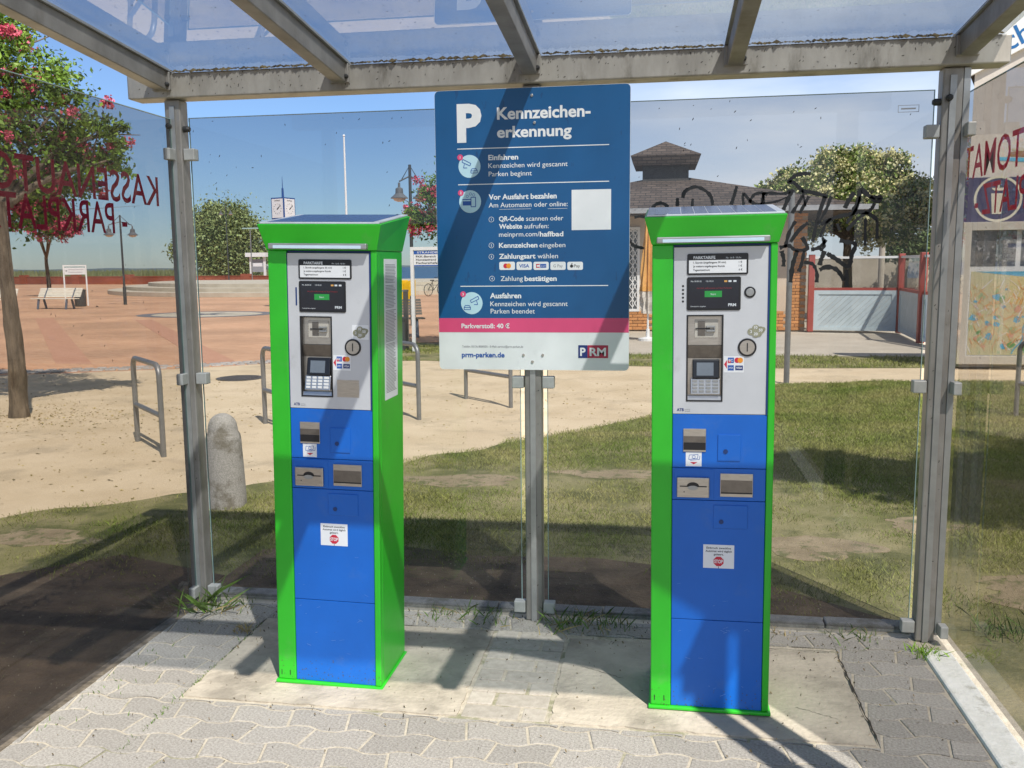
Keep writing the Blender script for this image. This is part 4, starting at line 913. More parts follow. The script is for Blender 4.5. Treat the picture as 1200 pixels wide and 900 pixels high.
# ------------------------------------------------------------------ plants
def vnoise(x, y, s, seed=0):
    xi = np.floor(x*s).astype(int); yi = np.floor(y*s).astype(int); fx = x*s-xi; fy = y*s-yi
    def h(a, b): 
        v = np.sin(a*127.1+b*311.7+seed*74.7)*43758.5453; return v-np.floor(v)
    ux = fx*fx*(3-2*fx); uy = fy*fy*(3-2*fy)
    return (h(xi, yi)*(1-ux)+h(xi+1, yi)*ux)*(1-uy)+(h(xi, yi+1)*(1-ux)+h(xi+1, yi+1)*ux)*uy
def inpoly(x, y, P):
    r = np.zeros(len(x), bool)
    for i in range(len(P)):
        (x0, y0), (x1, y1) = P[i], P[i-1]
        c = ((y0 > y) != (y1 > y)) & (x < (x1-x0)*(y-y0)/((y1-y0) or 1e-9)+x0); r ^= c
    return r
def mesh_np(name, V, Fq, m, parent=None, k=4):
    me = bpy.data.meshes.new(name); nf = len(Fq)
    me.vertices.add(len(V)); me.vertices.foreach_set('co', V.astype(np.float32).ravel())
    me.loops.add(nf*k); me.loops.foreach_set('vertex_index', Fq.astype(np.int32).ravel())
    me.polygons.add(nf); me.polygons.foreach_set('loop_start', np.arange(0, nf*k, k, dtype=np.int32)); me.polygons.foreach_set('loop_total', np.full(nf, k, np.int32))
    me.materials.append(m); me.update(calc_edges=True)
    o = bpy.data.objects.new(name, me); C.objects.link(o)
    if parent: o.parent = parent
    return o
def blades(name, x, y, z0, hgt, wid, m, parent=None, lean=.5):
    n = len(x); a = rng.uniform(0, 2*np.pi, n); l = rng.normal(0, lean, (n, 2))*hgt[:, None]
    V = np.zeros((n, 4, 3)); dx = np.cos(a)*wid; dy = np.sin(a)*wid
    V[:, 0] = np.c_[x-dx, y-dy, np.full(n, z0)]; V[:, 1] = np.c_[x+dx, y+dy, np.full(n, z0)]
    V[:, 2] = np.c_[x+l[:, 0]*.5+dx*.7, y+l[:, 1]*.5+dy*.7, z0+hgt*.62]; V[:, 3] = np.c_[x+l[:, 0], y+l[:, 1], z0+hgt]
    V = V.reshape(-1, 3); i = np.arange(n)*4; Fq = np.c_[np.c_[i, i+1, i+2], np.c_[i, i+2, i+3]].reshape(-1, 3)
    return mesh_np(name, V, Fq, m, parent, 3)
def lawn_blades(n, x0, x1, y0, y1, hmax, wid):
    x = rng.uniform(x0, x1, n); y = rng.uniform(y0, y1, n)
    # patch field: dense turf further back, bare soil by the glass
    f = .5*vnoise(x, y, .9, 1)+.3*vnoise(x, y, 2.7, 2)+.2*vnoise(x, y, 7, 3)
    bare = np.clip((5.0-y)*.35, 0, .45)
    turf = np.clip((y-6.2+x*.35)*.12, -.05, .28)
    d = f+turf-bare
    for (cx, cy, ra, rb) in PATCH: d = d-.42*np.exp(-(((x-cx)/ra)**2+((y-cy)/rb)**2)*1.7)
    jx = .22*(vnoise(x, y, 3.1, 5)-.5)+rng.normal(0, .05, n); jy = .22*(vnoise(x, y, 3.3, 6)-.5)+rng.normal(0, .05, n)
    keep = (rng.uniform(0, 1, n) < np.clip((d-.27)*3.0, .05, 1)) & inpoly(x+jx, y+jy, LAWN) & inpoly(x, y, [(-14, -3), (-14, 16), (16, 16), (16, -3), (1.25, -3), (1.25, 4.09), (-2.25, 4.09), (-2.25, -3)])
    return x[keep], y[keep], d[keep]
parts = []
for (n, a, b, c_, d_, h_, w_) in ((300000, -4.5, 4.2, 4.1, 8.2, .027, .0015), (300000, -2.5, 6.5, 8.2, 13.0, .025, .0022), (50000, -9, -4.5, 0, 6, .036, .003), (30000, -2.8, -2.27, 2.0, 4.2, .02, .0015)):
    x, y, d = lawn_blades(n, a, b, c_, d_, h_, w_)
    parts.append((x, y, h_*rng.uniform(.4, 1.25, len(x))*np.clip(.5+d, .5, 1.3), np.full(len(x), w_)))
xs, ys, hs, ws = [np.concatenate([p[i] for p in parts]) for i in range(4)]
o = blades('grass', xs, ys, -.014, hs, ws, GRASS); tag(o, 'short patchy grass on the lawn behind the glass', 'grass', kind='stuff')
x = rng.uniform(-5.5, 8, 60000); y = rng.uniform(14.2, 19, 60000)
VG = ccw([(-5.4, 14.9), (-4.0, 15.1), (-.43, 14.5), (1.7, 14.35), (4.2, 14.6), (20, 15.0), (20, 16.9), (4.4, 16.3), (-.5, 16.4), (-4.3, 18.2), (-5.3, 18.8)])
k = inpoly(x, y, VG) & (vnoise(x, y, 1.5, 9) > .25); x = x[k]; y = y[k]
o = blades('verge_grass', x, y, -.014, .045*rng.uniform(.4, 1.3, len(x)), np.full(len(x), .004), GRASS); tag(o, 'strip of grass on the verge beyond the sandy path', 'grass', kind='stuff')
# leaf litter: on the sand and on the shelter floor
def litter(name, x, y, z, s, m):
    n = len(x); a = rng.uniform(0, 2*np.pi, n); V = np.zeros((n, 4, 3)); c_ = np.cos(a)*s; s_ = np.sin(a)*s
    t = rng.uniform(-.004, .012, n)
    V[:, 0] = np.c_[x-c_, y-s_, np.full(n, z)]; V[:, 1] = np.c_[x+s_*.35, y-c_*.35, z+np.abs(t)]; V[:, 2] = np.c_[x+c_, y+s_, z+np.abs(t)*.6+.001]; V[:, 3] = np.c_[x-s_*.35, y+c_*.35, np.full(n, z+.001)]
    return mesh_np(name, V.reshape(-1, 3), (np.arange(n*4)).reshape(-1, 4), m)
LITM = mat('litter_leaf', (.22, .15, .06), .85, island=.6, scale=2, col2=(.38, .30, .10))
n = 2600; x = np.concatenate([rng.uniform(-11, 0, n), rng.normal(-6.6, .9, 1100)]); y = np.concatenate([rng.uniform(5, 12.5, n), rng.normal(8.9, .55, 1100)])
k = ~inpoly(x, y, LAWN); x = x[k]; y = y[k]
o = litter('leaf_litter', x, y, -.016, rng.uniform(.007, .022, len(x)), LITM); tag(o, 'dry leaves and bits scattered over the sandy path', 'leaf litter', kind='stuff')
n = 1300; x = rng.uniform(-2.15, 1.06, n); y = np.concatenate([rng.uniform(2.5, 3.95, n//2), 3.95-np.abs(rng.normal(0, .2, n-n//2))])
o = litter('grit', x, y, .0045, rng.uniform(.0015, .0065, n), mat('grit', (.10, .08, .05), .9, island=.6, scale=3, col2=(.20, .15, .08))); tag(o, 'dark grit and crumbs on the shelter floor', 'grit', kind='stuff')
# weeds in the joints
n = 240; y = rng.uniform(2.6, 3.7, n); x = np.where(rng.uniform(0, 1, n) < .6, -1.766+rng.normal(0, .006, n), -2.14+np.abs(rng.normal(0, .10, n)))
o = blades('joint_weeds', x, y, -.006, rng.uniform(.008, .025, n), np.full(n, .002), WEED); tag(o, 'tiny weeds in the paving joints at the left', 'weeds', kind='stuff')
def tuft(name, x, y, n, h, spread, m, label, cat='weed', lean=.6, m2=None):
    t = thing(name, label, cat, (x, y, 0))
    a = rng.normal(0, spread, (n, 2)); blades('blades', a[:, 0], a[:, 1], -.005, h*rng.uniform(.35, 1.1, n), np.full(n, .0028), m, t, lean)['kind'] = 'stuff'
    if m2 is not None:
        n2 = n//2; a = rng.normal(0, spread*1.5, (n2, 2)); blades('dry_blades', a[:, 0], a[:, 1], -.004, h*.7*rng.uniform(.3, 1, n2), np.full(n2, .002), m2, t, 1.1)['kind'] = 'stuff'
    return t
tuft('grass_tuft', -2.10, 3.83, 46, .14, .045, WEED, 'long-bladed grass tuft at the foot of the left post', m2=STRAW, lean=.75)
tuft('grass_tuft', -2.0, 3.86, 40, .06, .05, WEED, 'low grass tuft just right of the left post foot', m2=STRAW)
tuft('grass_tuft', -1.80, 3.60, 34, .05, .022, STRAW, 'yellow dried grass tuft at the corner of the left slab')
tuft('grass_tuft', -.40, 3.88, 60, .09, .055, WEED, 'grass tuft at the right foot of the centre post', m2=STRAW)
tuft('grass_tuft', -.20, 3.89, 40, .08, .05, WEED, 'thin grass tuft between centre post and right machine', m2=STRAW, lean=.4)
tuft('grass_tuft', -.80, 3.90, 50, .06, .07, WEED, 'low grass tuft left of the centre post along the edging', m2=STRAW)
tuft('grass_tuft', -1.0, 3.91, 30, .05, .05, WEED, 'small grass tuft beside the right side of the left machine', m2=STRAW)
tuft('grass_tuft', .52, 3.90, 26, .04, .05, STRAW, 'dry brown tuft just right of the right machine')
tuft('grass_tuft', .86, 3.90, 36, .045, .05, WEED, 'flat dry tuft left of the right post foot', m2=STRAW)
tuft('grass_tuft', 1.10, 3.76, 90, .05, .032, WEEDB, 'bright green weed at the top end of the pale kerb')
tuft('grass_tuft', 1.52, 4.05, 90, .08, .07, WEED, 'soft grass tuft outside the right glass', lean=.5)

def leafmesh(name, pts, size, m, parent, aspect=.5, jitter=1.0):
    n = len(pts); d = rng.normal(0, 1, (n, 3)); d /= np.linalg.norm(d, axis=1)[:, None]; u = rng.normal(0, 1, (n, 3)); u -= d*np.sum(u*d, 1)[:, None]; u /= np.linalg.norm(u, axis=1)[:, None]
    s = size*rng.uniform(.45, 1.55, n)[:, None]; w_ = s*aspect; nn = np.cross(d, u)
    V = np.stack([pts-d*s, pts+u*w_+nn*s*.18, pts+d*s, pts-u*w_+nn*s*.18], 1).reshape(-1, 3)
    i = np.arange(n)*4; Fq = np.c_[np.c_[i, i+1, i+2], np.c_[i, i+2, i+3]].reshape(-1, 3)
    return mesh_np(name, V, Fq, m, parent, 3)
def cloud(blobs, n, sub=26, shell=.55, clump=.16):
    """leaf positions gathered in small clumps near the surface of several blobs"""
    out_ = []; tot = sum(b[3]**2 for b in blobs)
    for (x, y, z, r) in blobs:
        nb = int(n*r*r/tot); ncl = max(6, int(sub*r*r/(tot/len(blobs))))
        v = rng.normal(0, 1, (ncl, 3)); v /= np.linalg.norm(v, axis=1)[:, None]
        c_ = v*(shell+(1-shell)*rng.uniform(0, 1, (ncl, 1)))*r*np.array([1, 1, .85])
        k_ = rng.integers(0, ncl, nb); sc = clump*r*rng.uniform(.6, 1.5, ncl)[k_][:, None]
        out_.append(np.array([x, y, z])+c_[k_]+rng.normal(0, 1, (nb, 3))*sc)
    return np.concatenate(out_)
def limbs(mb, base, fork, tips, r0):
    base = Vector(base); fork = Vector(fork); n = 9
    n = 17; pts = []; rad = []
    for i in range(n):
        t = i/(n-1); p = base.lerp(fork, t)+Vector((math.sin(t*5)*.02, math.cos(t*4)*.02, 0))*(r0/.1); pts.append(p); rad.append(r0*(1.22-.42*t if i else 1.45))
    o0 = len(mb.v); mb.tube(pts, rad, 22)
    for i in range(o0, len(mb.v)):
        v = mb.v[i]; c = pts[(i-o0)//22]; k = 1+.10*math.sin(((i-o0) % 22)*2.9+v[2]*4)+random.uniform(-.07, .07); mb.v[i] = (c[0]+(v[0]-c[0])*k, c[1]+(v[1]-c[1])*k, v[2])
    for tip in tips:
        tip = Vector(tip); mid = fork.lerp(tip, .5)+Vector((random.uniform(-.1, .1), random.uniform(-.1, .1), .12))*(tip-fork).length*.6
        a = [fork.lerp(mid, .0)-Vector((0, 0, r0)), fork.lerp(mid, .5)+Vector((0, 0, .0)), mid, mid.lerp(tip, .5), tip]
        mb.tube(a, [r0*.62, r0*.48, r0*.36, r0*.24, r0*.10], 8)
        for q in range(3):
            s_ = mid.lerp(tip, random.uniform(0, .7)); e_ = s_+Vector((random.uniform(-1, 1), random.uniform(-1, 1), random.uniform(.1, 1))).normalized()*(tip-fork).length*.4
            mb.tube([s_, s_.lerp(e_, .5)+Vector((0, 0, .03)), e_], [r0*.2, r0*.13, r0*.05], 6)
def tree(name, label, base, forkz, blobs, r0, nleaf, lsize, lm, bloom=None, cat='tree', group=None, clump=.16, sub=26):
    t = thing(name, label, cat, (base[0], base[1], -.02), group=group)
    B_ = [(b[0]-base[0], b[1]-base[1], b[2], b[3]) for b in blobs]
    mb = MB(); limbs(mb, (0, 0, 0), (0, 0, forkz), [(b[0], b[1], b[2]) for b in B_], r0); mb.build('trunk', BARK, t, smooth=True)
    leafmesh('crown', cloud(B_, nleaf, sub=sub, clump=clump), lsize, lm, t)
    if bloom:
        m, n, s, ncl = bloom; P = cloud(B_, ncl, sub=80, shell=.8, clump=.14); P = P[rng.integers(0, len(P), ncl)]
        P = np.repeat(P, n//ncl, 0)+rng.normal(0, 1, ((n//ncl)*ncl, 3))*s*1.8
        leafmesh('blossom', P, s, m, t, .8)
    return t
def blob(px, py, k, r): p = dep(px, py, k); return (p.x, p.y, p.z, r)
# big pink-flowering tree at the left
k = 10.4
tree('hawthorn_tree', 'near pink flowering tree with rough trunk rising at left edge behind the glass', (-7.0, 8.89), 2.35,
     [blob(-60, 60, k, .85), blob(15, 90, k, .62), blob(65, 125, k-.3, .52), blob(105, 165, k, .44), blob(60, 195, k+.3, .55), blob(5, 180, k-.4, .6), blob(-70, 170, k, .8), blob(-10, 30, k+.3, .45), blob(20, 240, k+.3, .36), blob(-120, 100, k+.5, .9), blob(128, 150, k+.1, .24), blob(130, 185, k, .22), blob(90, 200, k, .3)], .076, 30000, .030, LEAF, (BLOOM, 17000, .018, 300), group='pink flowering trees', sub=34)
# far pink tree
f = gnd(57, 336.5); K = 66
tree('hawthorn_tree', 'small far pink tree behind the cream bench', (f.x*.82, f.y*.82), 2.6, [blob(57, 262, 54, 1.1), (blob(38, 250, 54, .95)), blob(78, 262, 54, .85), blob(55, 240, 54, 1.0)], .13, 9000, .08, LEAFD, (BLOOM, 9000, .05, 420), group='pink flowering trees')
# pink tree right of the lamp, mostly behind the sign
f = gnd(585, 412)
tree('hawthorn_tree', 'pink flowering tree reaching out from behind the blue sign', (f.x, f.y), 2.1, [blob(505, 245, 17.5, .50), blob(488, 256, 17.5, .26), blob(520, 225, 17.5, .42), blob(545, 240, 17.8, .9), blob(600, 230, 18, 1.2), blob(640, 250, 18, .9), blob(498, 262, 17.4, .22)], .10, 16000, .035, LEAF, (BLOOM, 9000, .024, 420), group='pink flowering trees')
# cream-blossom tree on the right
f = dep(990, 389, 25)
tree('blossom_tree', 'broad tree covered in cream blossom behind the windbreak', (f.x, f.y), 2.3, [blob(985, 208, 25, .85), blob(942, 226, 25, .75), blob(1030, 212, 25.5, .85), blob(1062, 238, 25, .75), blob(1010, 238, 24.5, .85), blob(965, 250, 25, .6), blob(1058, 262, 25, .55), blob(905, 226, 26, .42), blob(1022, 274, 25, .45), blob(1074, 222, 26, .42), blob(922, 208, 25.5, .36), blob(1010, 190, 25.5, .5), blob(975, 188, 25, .42), blob(1045, 192, 25, .42), blob(1078, 250, 25, .45), blob(948, 268, 25, .35)], .12, 30000, .055, mat('yellow_green_leaves', (.12, .19, .03), .55, island=.5, scale=1, col2=(.22, .28, .05)), (CREAM, 25000, .038, 4200), sub=44)
f = dep(1120, 385, 42)
tree('ash_tree', 'darker green tree behind the cream blossom tree at right', (f.x, f.y), 2.6, [blob(1062, 290, 42, .75), blob(1085, 284, 42, .85), blob(1045, 296, 42, .45), blob(1098, 296, 42, .7), blob(1150, 270, 42, 1.2)], .12, 9000, .10, LEAFD)
# willow clump beyond the wall
f = dep(265, 330, 98)
tree('willow_tree', 'rounded grey green willow beyond the red brick wall', (f.x, f.y), 1.6, [blob(262, 265, 98, 2.6), blob(240, 283, 98, 2.1), blob(288, 283, 98, 2.2), blob(262, 293, 98, 2.6), blob(235, 261, 98, 1.5), blob(290, 265, 98, 1.5), blob(228, 301, 98, 1.5), blob(303, 301, 98, 1.5), blob(255, 311, 98, 1.7), blob(282, 311, 98, 1.6), blob(248, 248, 98, 1.1), blob(276, 251, 98, 1.2), blob(212, 293, 98, 1.1)], .25, 32000, .15, WILLOW, clump=.30, sub=40)
# tree whose crown shades the lawn at the right, standing right of the shelter
tree('lime_tree', 'leafy tree standing to the right of the shelter', (6.3, 3.4), 3.0, [(4.75, 3.1, 6.1, .62), (4.0, 3.65, 5.9, .42), (5.4, 2.85, 6.2, .75), (6.3, 3.0, 6.6, 1.1), (7.2, 3.6, 6.4, 1.0), (3.35, 3.75, 5.75, .34)], .14, 60000, .095, LEAF, clump=.22)
# reed bed
n = 42000; x = rng.uniform(-100, -33, n); y = 101+rng.uniform(0, 22, n)
k = (x/y) < -.36; x = x[k]; y = y[k]
o = blades('reed_bed', x, y, -1.1, 1.1+rng.uniform(.5, 1.7, len(x)), np.full(len(x), .08), REED, lean=.12); tag(o, 'green reed bed between brick wall and water', 'reeds', kind='stuff')
n = 3000; x = rng.uniform(-1600, 300, n); y = np.full(n, 2600.)+rng.uniform(0, 60, n)
hills = MB(); prev = None
pts = []
for i in range(120):
    xx = -2600+i*30; hh = 3.4+1.6*math.sin(i*.35)+1*math.sin(i*.9+1); hh *= max(0, min(1, (900+xx*-1)/900)) if xx > -100 else 1
    pts.append((xx, max(.5, hh)))
vs = [(p[0], 3000, -1.1) for p in pts]+[(p[0], 3000, p[1]) for p in pts]+[(p[0], 3300, -1.1) for p in pts]; n = len(pts)
hills.add(vs, [(i, i+1, n+i+1, n+i) for i in range(n-1)]+[(n+i, n+i+1, 2*n+i+1, 2*n+i) for i in range(n-1)])
struct(hills.build('far_shore', mat('far_shore', (.20, .25, .28), .95, scale=.02)), 'low wooded shore on the horizon')

# ------------------------------------------------------------------ objects behind the glass
# granite bollard
b = gnd(265.5, 590)
t = thing('bollard', 'stubby granite bollard with a domed top behind the left pane', 'bollard', (b.x, b.y, -.015))
prof = [(.134, 0), (.131, .1), (.124, .25), (.116, .40), (.112, .425), (.098, .445), (.096, .465)]+[(.094*math.cos(a), .468+.085*math.sin(a)) for a in [math.pi/2*k/7 for k in range(1, 8)]]
MB().lathe([(r_*1.0+.002, z_*1.16) for r_, z_ in prof], 32).build('stone', GRAN, t, smooth=True)
# bike racks
RK = mat('rack_steel', (.26, .26, .255), .45, .5, scale=10)
def rack(p0, p1, label):
    c_ = (Vector(p0)+Vector(p1))/2; d = Vector(p1)-Vector(p0); w_ = d.length; a = math.atan2(d.y, d.x); h = .80; r = .024
    t = thing('bike_rack', label, 'bike rack', (c_.x, c_.y, -.02), a, 'tubular steel bike racks on the sand')
    pts = [(-w_/2, 0, 0), (-w_/2, 0, h-.10)]+[(-w_/2+.1-.1*math.cos(q), 0, h-.1+.1*math.sin(q)) for q in [math.pi/2*k/6 for k in range(1, 7)]]
    pts += [(w_/2-.1+.1*math.sin(q), 0, h-.1+.1*math.cos(q)) for q in [math.pi/2*k/6 for k in range(0, 7)]]+[(w_/2, 0, 0)]
    MB().tube(pts, r, 12).build('hoop', RK, t, smooth=True)
    MB().tube([(-w_/2+.015, 0, .36), (w_/2-.015, 0, .36)], r*.95, 12).build('crossbar', RK, t, smooth=True)
rack((-4.86, 7.74, 0), (-4.23, 7.11, 0), 'nearest bike rack, left of the left shelter post')
rack((-4.06, 8.80, 0), (-3.43, 8.17, 0), 'bike rack half hidden behind the left ticket machine')
rack((-3.14, 9.83, 0), (-2.51, 9.20, 0), 'bike rack showing at the right side of the left ticket machine')
rack((-2.33, 10.74, 0), (-1.67, 10.10, 0), 'bike rack behind the lower edge of the blue sign')
rack((3.67, 10.01, 0), (4.3, 9.4, 0), 'bike rack on the grass behind the right side glass')
# benches
def bench(x, y, rz, w_, label, m=BENCHW):
    t = thing('bench', label, 'bench', (x, y, -.025), rz, 'slatted park benches')
    for k in range(5): MB().box(-w_/2, w_/2, -.25+k*.085, -.25+k*.085+.062, .42, .45).build('slat', m, t)
    for k in range(6):
        z = .50+k*.062; yy = .20+k*.035
        MB().hexa([(-w_/2, yy, z), (w_/2, yy, z), (w_/2, yy+.03, z), (-w_/2, yy+.03, z)], [(-w_/2, yy+.025, z+.052), (w_/2, yy+.025, z+.052), (w_/2, yy+.055, z+.052), (-w_/2, yy+.055, z+.052)]).build('slat', m, t)
    for sx_ in (-w_*.33, w_*.33):
        for (a, b2) in (((-.2, -.26), (0, .42)), ((.12, .24), (.42, 0))):
            pass
        MB().tube([(sx_, -.17, .42), (sx_, -.26, 0)], .045, 8).build('leg', BLEG, t); MB().tube([(sx_, .12, .42), (sx_, .24, 0)], .045, 8).build('leg', BLEG, t); MB().tube([(sx_, .12, .40), (sx_, .40, .86)], .025, 8).build('back_support', BLEG, t)
f = gnd(66, 361.5)
bench(f.x, f.y, math.radians(-4), 2.05, 'cream slatted bench on the plaza left of the white framed sign')
f = gnd(-8, 363); bench(f.x, f.y, math.radians(10), 1.75, 'cream bench cut off by the left picture edge behind the tree trunk')
f = gnd(468, 394); bench(f.x, f.y, math.radians(24), 1.15, m=mat('dark_slats', (.10, .085, .07), .7), label='low slatted bench behind the metal post beside the left machine')
# bins
def bin_(x, y, h, r, label):
    t = thing('litter_bin', label, 'bin', (x, y, -.02)); MB().lathe([(r*.9, 0), (r, .05), (r, h-.08)], 18).build('body', mat('bin_grey', (.07, .075, .08), .5), t, smooth=True); MB().lathe([(r+.01, h-.079), (r+.012, h-.02), (r*.9, h)], 18).build('lid', STEELD, t)
f = gnd(88, 359); bin_(f.x, f.y+.4, .75, .24, 'dark litter bin just right of the cream bench')
f = gnd(470.5, 410); bin_(f.x, f.y, .66, .085, 'narrow grey bin close to the right edge of the left machine')
# white framed signs
def frame_sign(x, y, w_, h, zp0, zp1, rz, label, txt):
    t = thing('framed_sign', label, 'sign', (x, y, -.02), rz)
    for sx_ in (-w_/2, w_/2): MB().box(sx_-.03, sx_+.03, -.03, .03, 0, h-.0605).build('post', WPLAST, t)
    MB().box(-w_/2-.03, w_/2+.03, -.03, .03, h-.06, h).build('top_rail', WPLAST, t)
    pn = MB().box(-w_/2+.035, w_/2-.035, -.015, .015, zp0, zp1).build('sign_board', WHITE, t)
    mb = MB()
    for (s, xa, z, wd, hh, m) in txt: 
        if s == '#': mb.box(xa, xa+wd, -.018, -.0155, z, z+hh, m)
        else: text_on(mb, s, xa, z, wd, hh, y=-.019, m=m, bold=.01)
    mb.build('lettering', None, pn)
f = gnd(90.5, 358)
frame_sign(f.x, f.y, .90, 1.82, 1.40, 1.70, math.radians(35), 'white framed direction sign with arrow beside the cream bench', [('<', -.38, 1.50, .08, .12, INK), ('Strandpromenade', -.25, 1.60, .60, .05, GREYINK), ('Fischereihafen', -.25, 1.48, .55, .05, GREYINK)])
f = gnd(485.5, 411)
frame_sign(f.x+.62, f.y, 1.24, 1.98, 1.62, 1.915, 0, 'white framed direction sign half hidden by the blue sign edge', [('#', -.58, 1.845, 1.16, .065, PBLUE), ('STRANDBEREICHE', -.52, 1.860, .75, .035, WHITE), ('FKK-Bereich  100 m', -.54, 1.785, .62, .035, INK), ('Hundestrand  200 m', -.54, 1.725, .62, .035, INK), ('Fischereihafen  250 m', -.54, 1.665, .70, .035, INK), ('#', -.58, 1.622, .50, .02, PBLUE)])
# steel stele
f = gnd(484.5, 407)
t = thing('steel_post', 'flat galvanised post with small cap beside the white framed sign', 'post', (f.x-.05, f.y-.3, -.02))
MB().box(-.045, .045, -.03, .03, 0, 1.13).build('upright', GALV, t, bevel=.004); MB().box(-.10, .05, -.05, .05, 1.131, 1.17).build('cap', GALVL, t, bevel=.004)
# street lamps
def bell(mb, x, z, r): mb.lathe([(.03, z+.42), (.035, z+.30), (.10, z+.26), (.11, z+.13), (.16, z+.08), (r, z+.01), (r, 0+z), (r*.8, z-.005)], 18, (x, 0, 0))
def lamp(x, y, h, label, rz=0, arm=.45):
    t = thing('street_lamp', label, 'street lamp', (x, y, -.02), rz, 'double bell street lamps')
    MB().tube([(0, 0, 0), (0, 0, .8), (0, 0, .82), (0, 0, h)], [.075, .075, .05, .04], 12).build('pole', STEELD, t, smooth=True)
    MB().tube([(-arm, 0, h-.45), (0, 0, h-.30), (arm, 0, h-.45)], .02, 8).build('arm', STEELD, t); MB().tube([(-arm*.8, 0, h-.42), (0, 0, h-.02), (arm*.8, 0, h-.42)], .014, 8).build('brace', STEELD, t)
    for s in (-arm, arm):
        mb = MB(); bell(mb, s, h-.90, .24); o = mb.build('lamp_head', mat('lamp_grey', (.12, .125, .13), .4), t, smooth=True)
        MB().lathe([(.05, -.09), (.14, -.06), (.18, -.006)], 16, (s, 0, h-.90)).build('diffuser', mat('diffuser', (.55, .48, .40), .3), o, smooth=True)
f = gnd(147, 356.5); lamp(f.x, f.y, 4.05, 'double bell street lamp before the stone steps at left', math.radians(40), .5)
f = dep(480, 193, 24.5); lamp(f.x, f.y, f.z+.02, 'double bell street lamp between left machine and blue sign', math.radians(25), .30)
f = dep(264, 240, 88); lamp(f.x, f.y, f.z, 'distant double bell street lamp in front of the willow', 0, .5)
# slim modern lamp
f = dep(293, 268, 80)
t = thing('slim_lamp', 'slim grey lamp with flat head right of the willow', 'street lamp', (f.x, f.y, -.02)); MB().tube([(0, 0, 0), (0, 0, f.z)], .05, 8).build('pole', RK, t); MB().box(-.7, .8, -.12, .12, f.z, f.z+.10).build('lamp_head', mat('mint_head', (.35, .50, .48), .5), t)
# flagpole
f = dep(403, 160, 45); t = thing('flagpole', 'bare white flagpole behind the left ticket machine', 'flagpole', (f.x, f.y, -.02)); MB().tube([(0, 0, 0), (0, 0, f.z)], [.07, .04], 10).build('pole', WPLAST, t); MB().lathe([(.03, 0), (.07, .05), (.03, .12)], 10, (0, 0, f.z)).build('finial', WPLAST, t)
# clock
f = dep(332, 244, 36); h = f.z
t = thing('street_clock', 'blue cube street clock with white dials above the left machine', 'clock', (f.x, f.y, -.02), math.radians(-19))
MB().tube([(0, 0, 0), (0, 0, h-.75)], .06, 12).build('pole', CLOCKB, t); s = .33
bx = MB().box(-s, s, -s, s, h-.42, h+.42).build('clock_box', CLOCKB, t, bevel=.01)
for k in range(4):
    dl = MB().box(-s+.045, s-.045, -s-.006, -s-.001, h-.37, h+.37).build('dial', WHITE, t); dl.rotation_euler = (0, 0, k*math.pi/2)
    mb = MB()
    for q in range(12):
        a = q*math.pi/6; cx, cz = .19*math.sin(a), h-.02+.19*math.cos(a); seg(mb, (cx-.022*math.sin(a), cz-.022*math.cos(a)), (cx+.022*math.sin(a), cz+.022*math.cos(a)), .018, -s-.008)
    seg(mb, (-.02, h-.05), (.10, h+.06), .035, -s-.010); seg(mb, (-.03, h-.04), (.17, h+.13), .022, -s-.012); text_on(mb, 'HAFFBAD', 0, h+.275, .30, .04, y=-s-.009, align='C', bold=.02)
    mb.build('hands', INK, dl)
lb = MB().box(-s, s, -s, s, h-.74, h-.48).build('lower_box', CLOCKB, t, bevel=.01); MB().box(-s+.04, s-.04, -s-.004, -s-.001, h-.70, h-.52).build('lower_face', WHITE, lb)
MB().tube([(0, 0, h-.479), (0, 0, h-.421)], .05, 8).build('neck', CLOCKB, t); MB().tube([(0, 0, h+.42), (0, 0, h+.80), (0, 0, h+.81), (0, 0, h+1.25)], [.05, .04, .018, .006], 8).build('spike', CLOCKB, t)
# white notice shelter beyond the wall
f = dep(303, 330, 93)
t = thing('notice_shelter', 'small white roofed notice board behind the brick wall near the willow', 'notice board', (f.x, f.y, -.02)); top = 3.15
MB().box(-1.15, 1.05, -.4, .4, top-.42, top).build('roof', WPLAST, t)
for sx_ in (-.75, .75): MB().box(sx_-.10, sx_+.10, -.1, .1, 0, top-.421).build('post', WPLAST, t)
pn = MB().box(-.64, .64, -.03, .03, 1.2, 2.5).build('board', mat('board_grey', (.30, .31, .33), .6), t); MB().box(-.5, .5, -.04, -.031, 1.75, 2.1).build('notice', WHITE, pn)
# red brick wall with pillars
wl = thing('brick_wall', 'long low red brick wall behind the plaza', 'wall', (0, 0, 0))
a = Vector((-82, 97.0)); b = Vector((-36.5, 84.0)); d = (b-a); Ln = d.length; ang = math.atan2(d.y, d.x)
o = MB().box(0, Ln, -.15, .15, -.03, .78).build('wall', REDBR, wl); o.location = (a.x, a.y, 0); o.rotation_euler = (0, 0, ang)
o = MB().box(0, Ln, -.19, .19, .7802, .84).build('coping', mat('red_coping', (.34, .10, .055), .85), wl); o.location = (a.x, a.y, 0); o.rotation_euler = (0, 0, ang)
for s in (.05, .22, .40, .57, .74, .91):
    p = a+d*s; o = MB().box(-.55, .55, -.25, .25, -.03, 1.02).build('pillar', REDBR, wl); o.location = (p.x, p.y, 0); o.rotation_euler = (0, 0, ang)
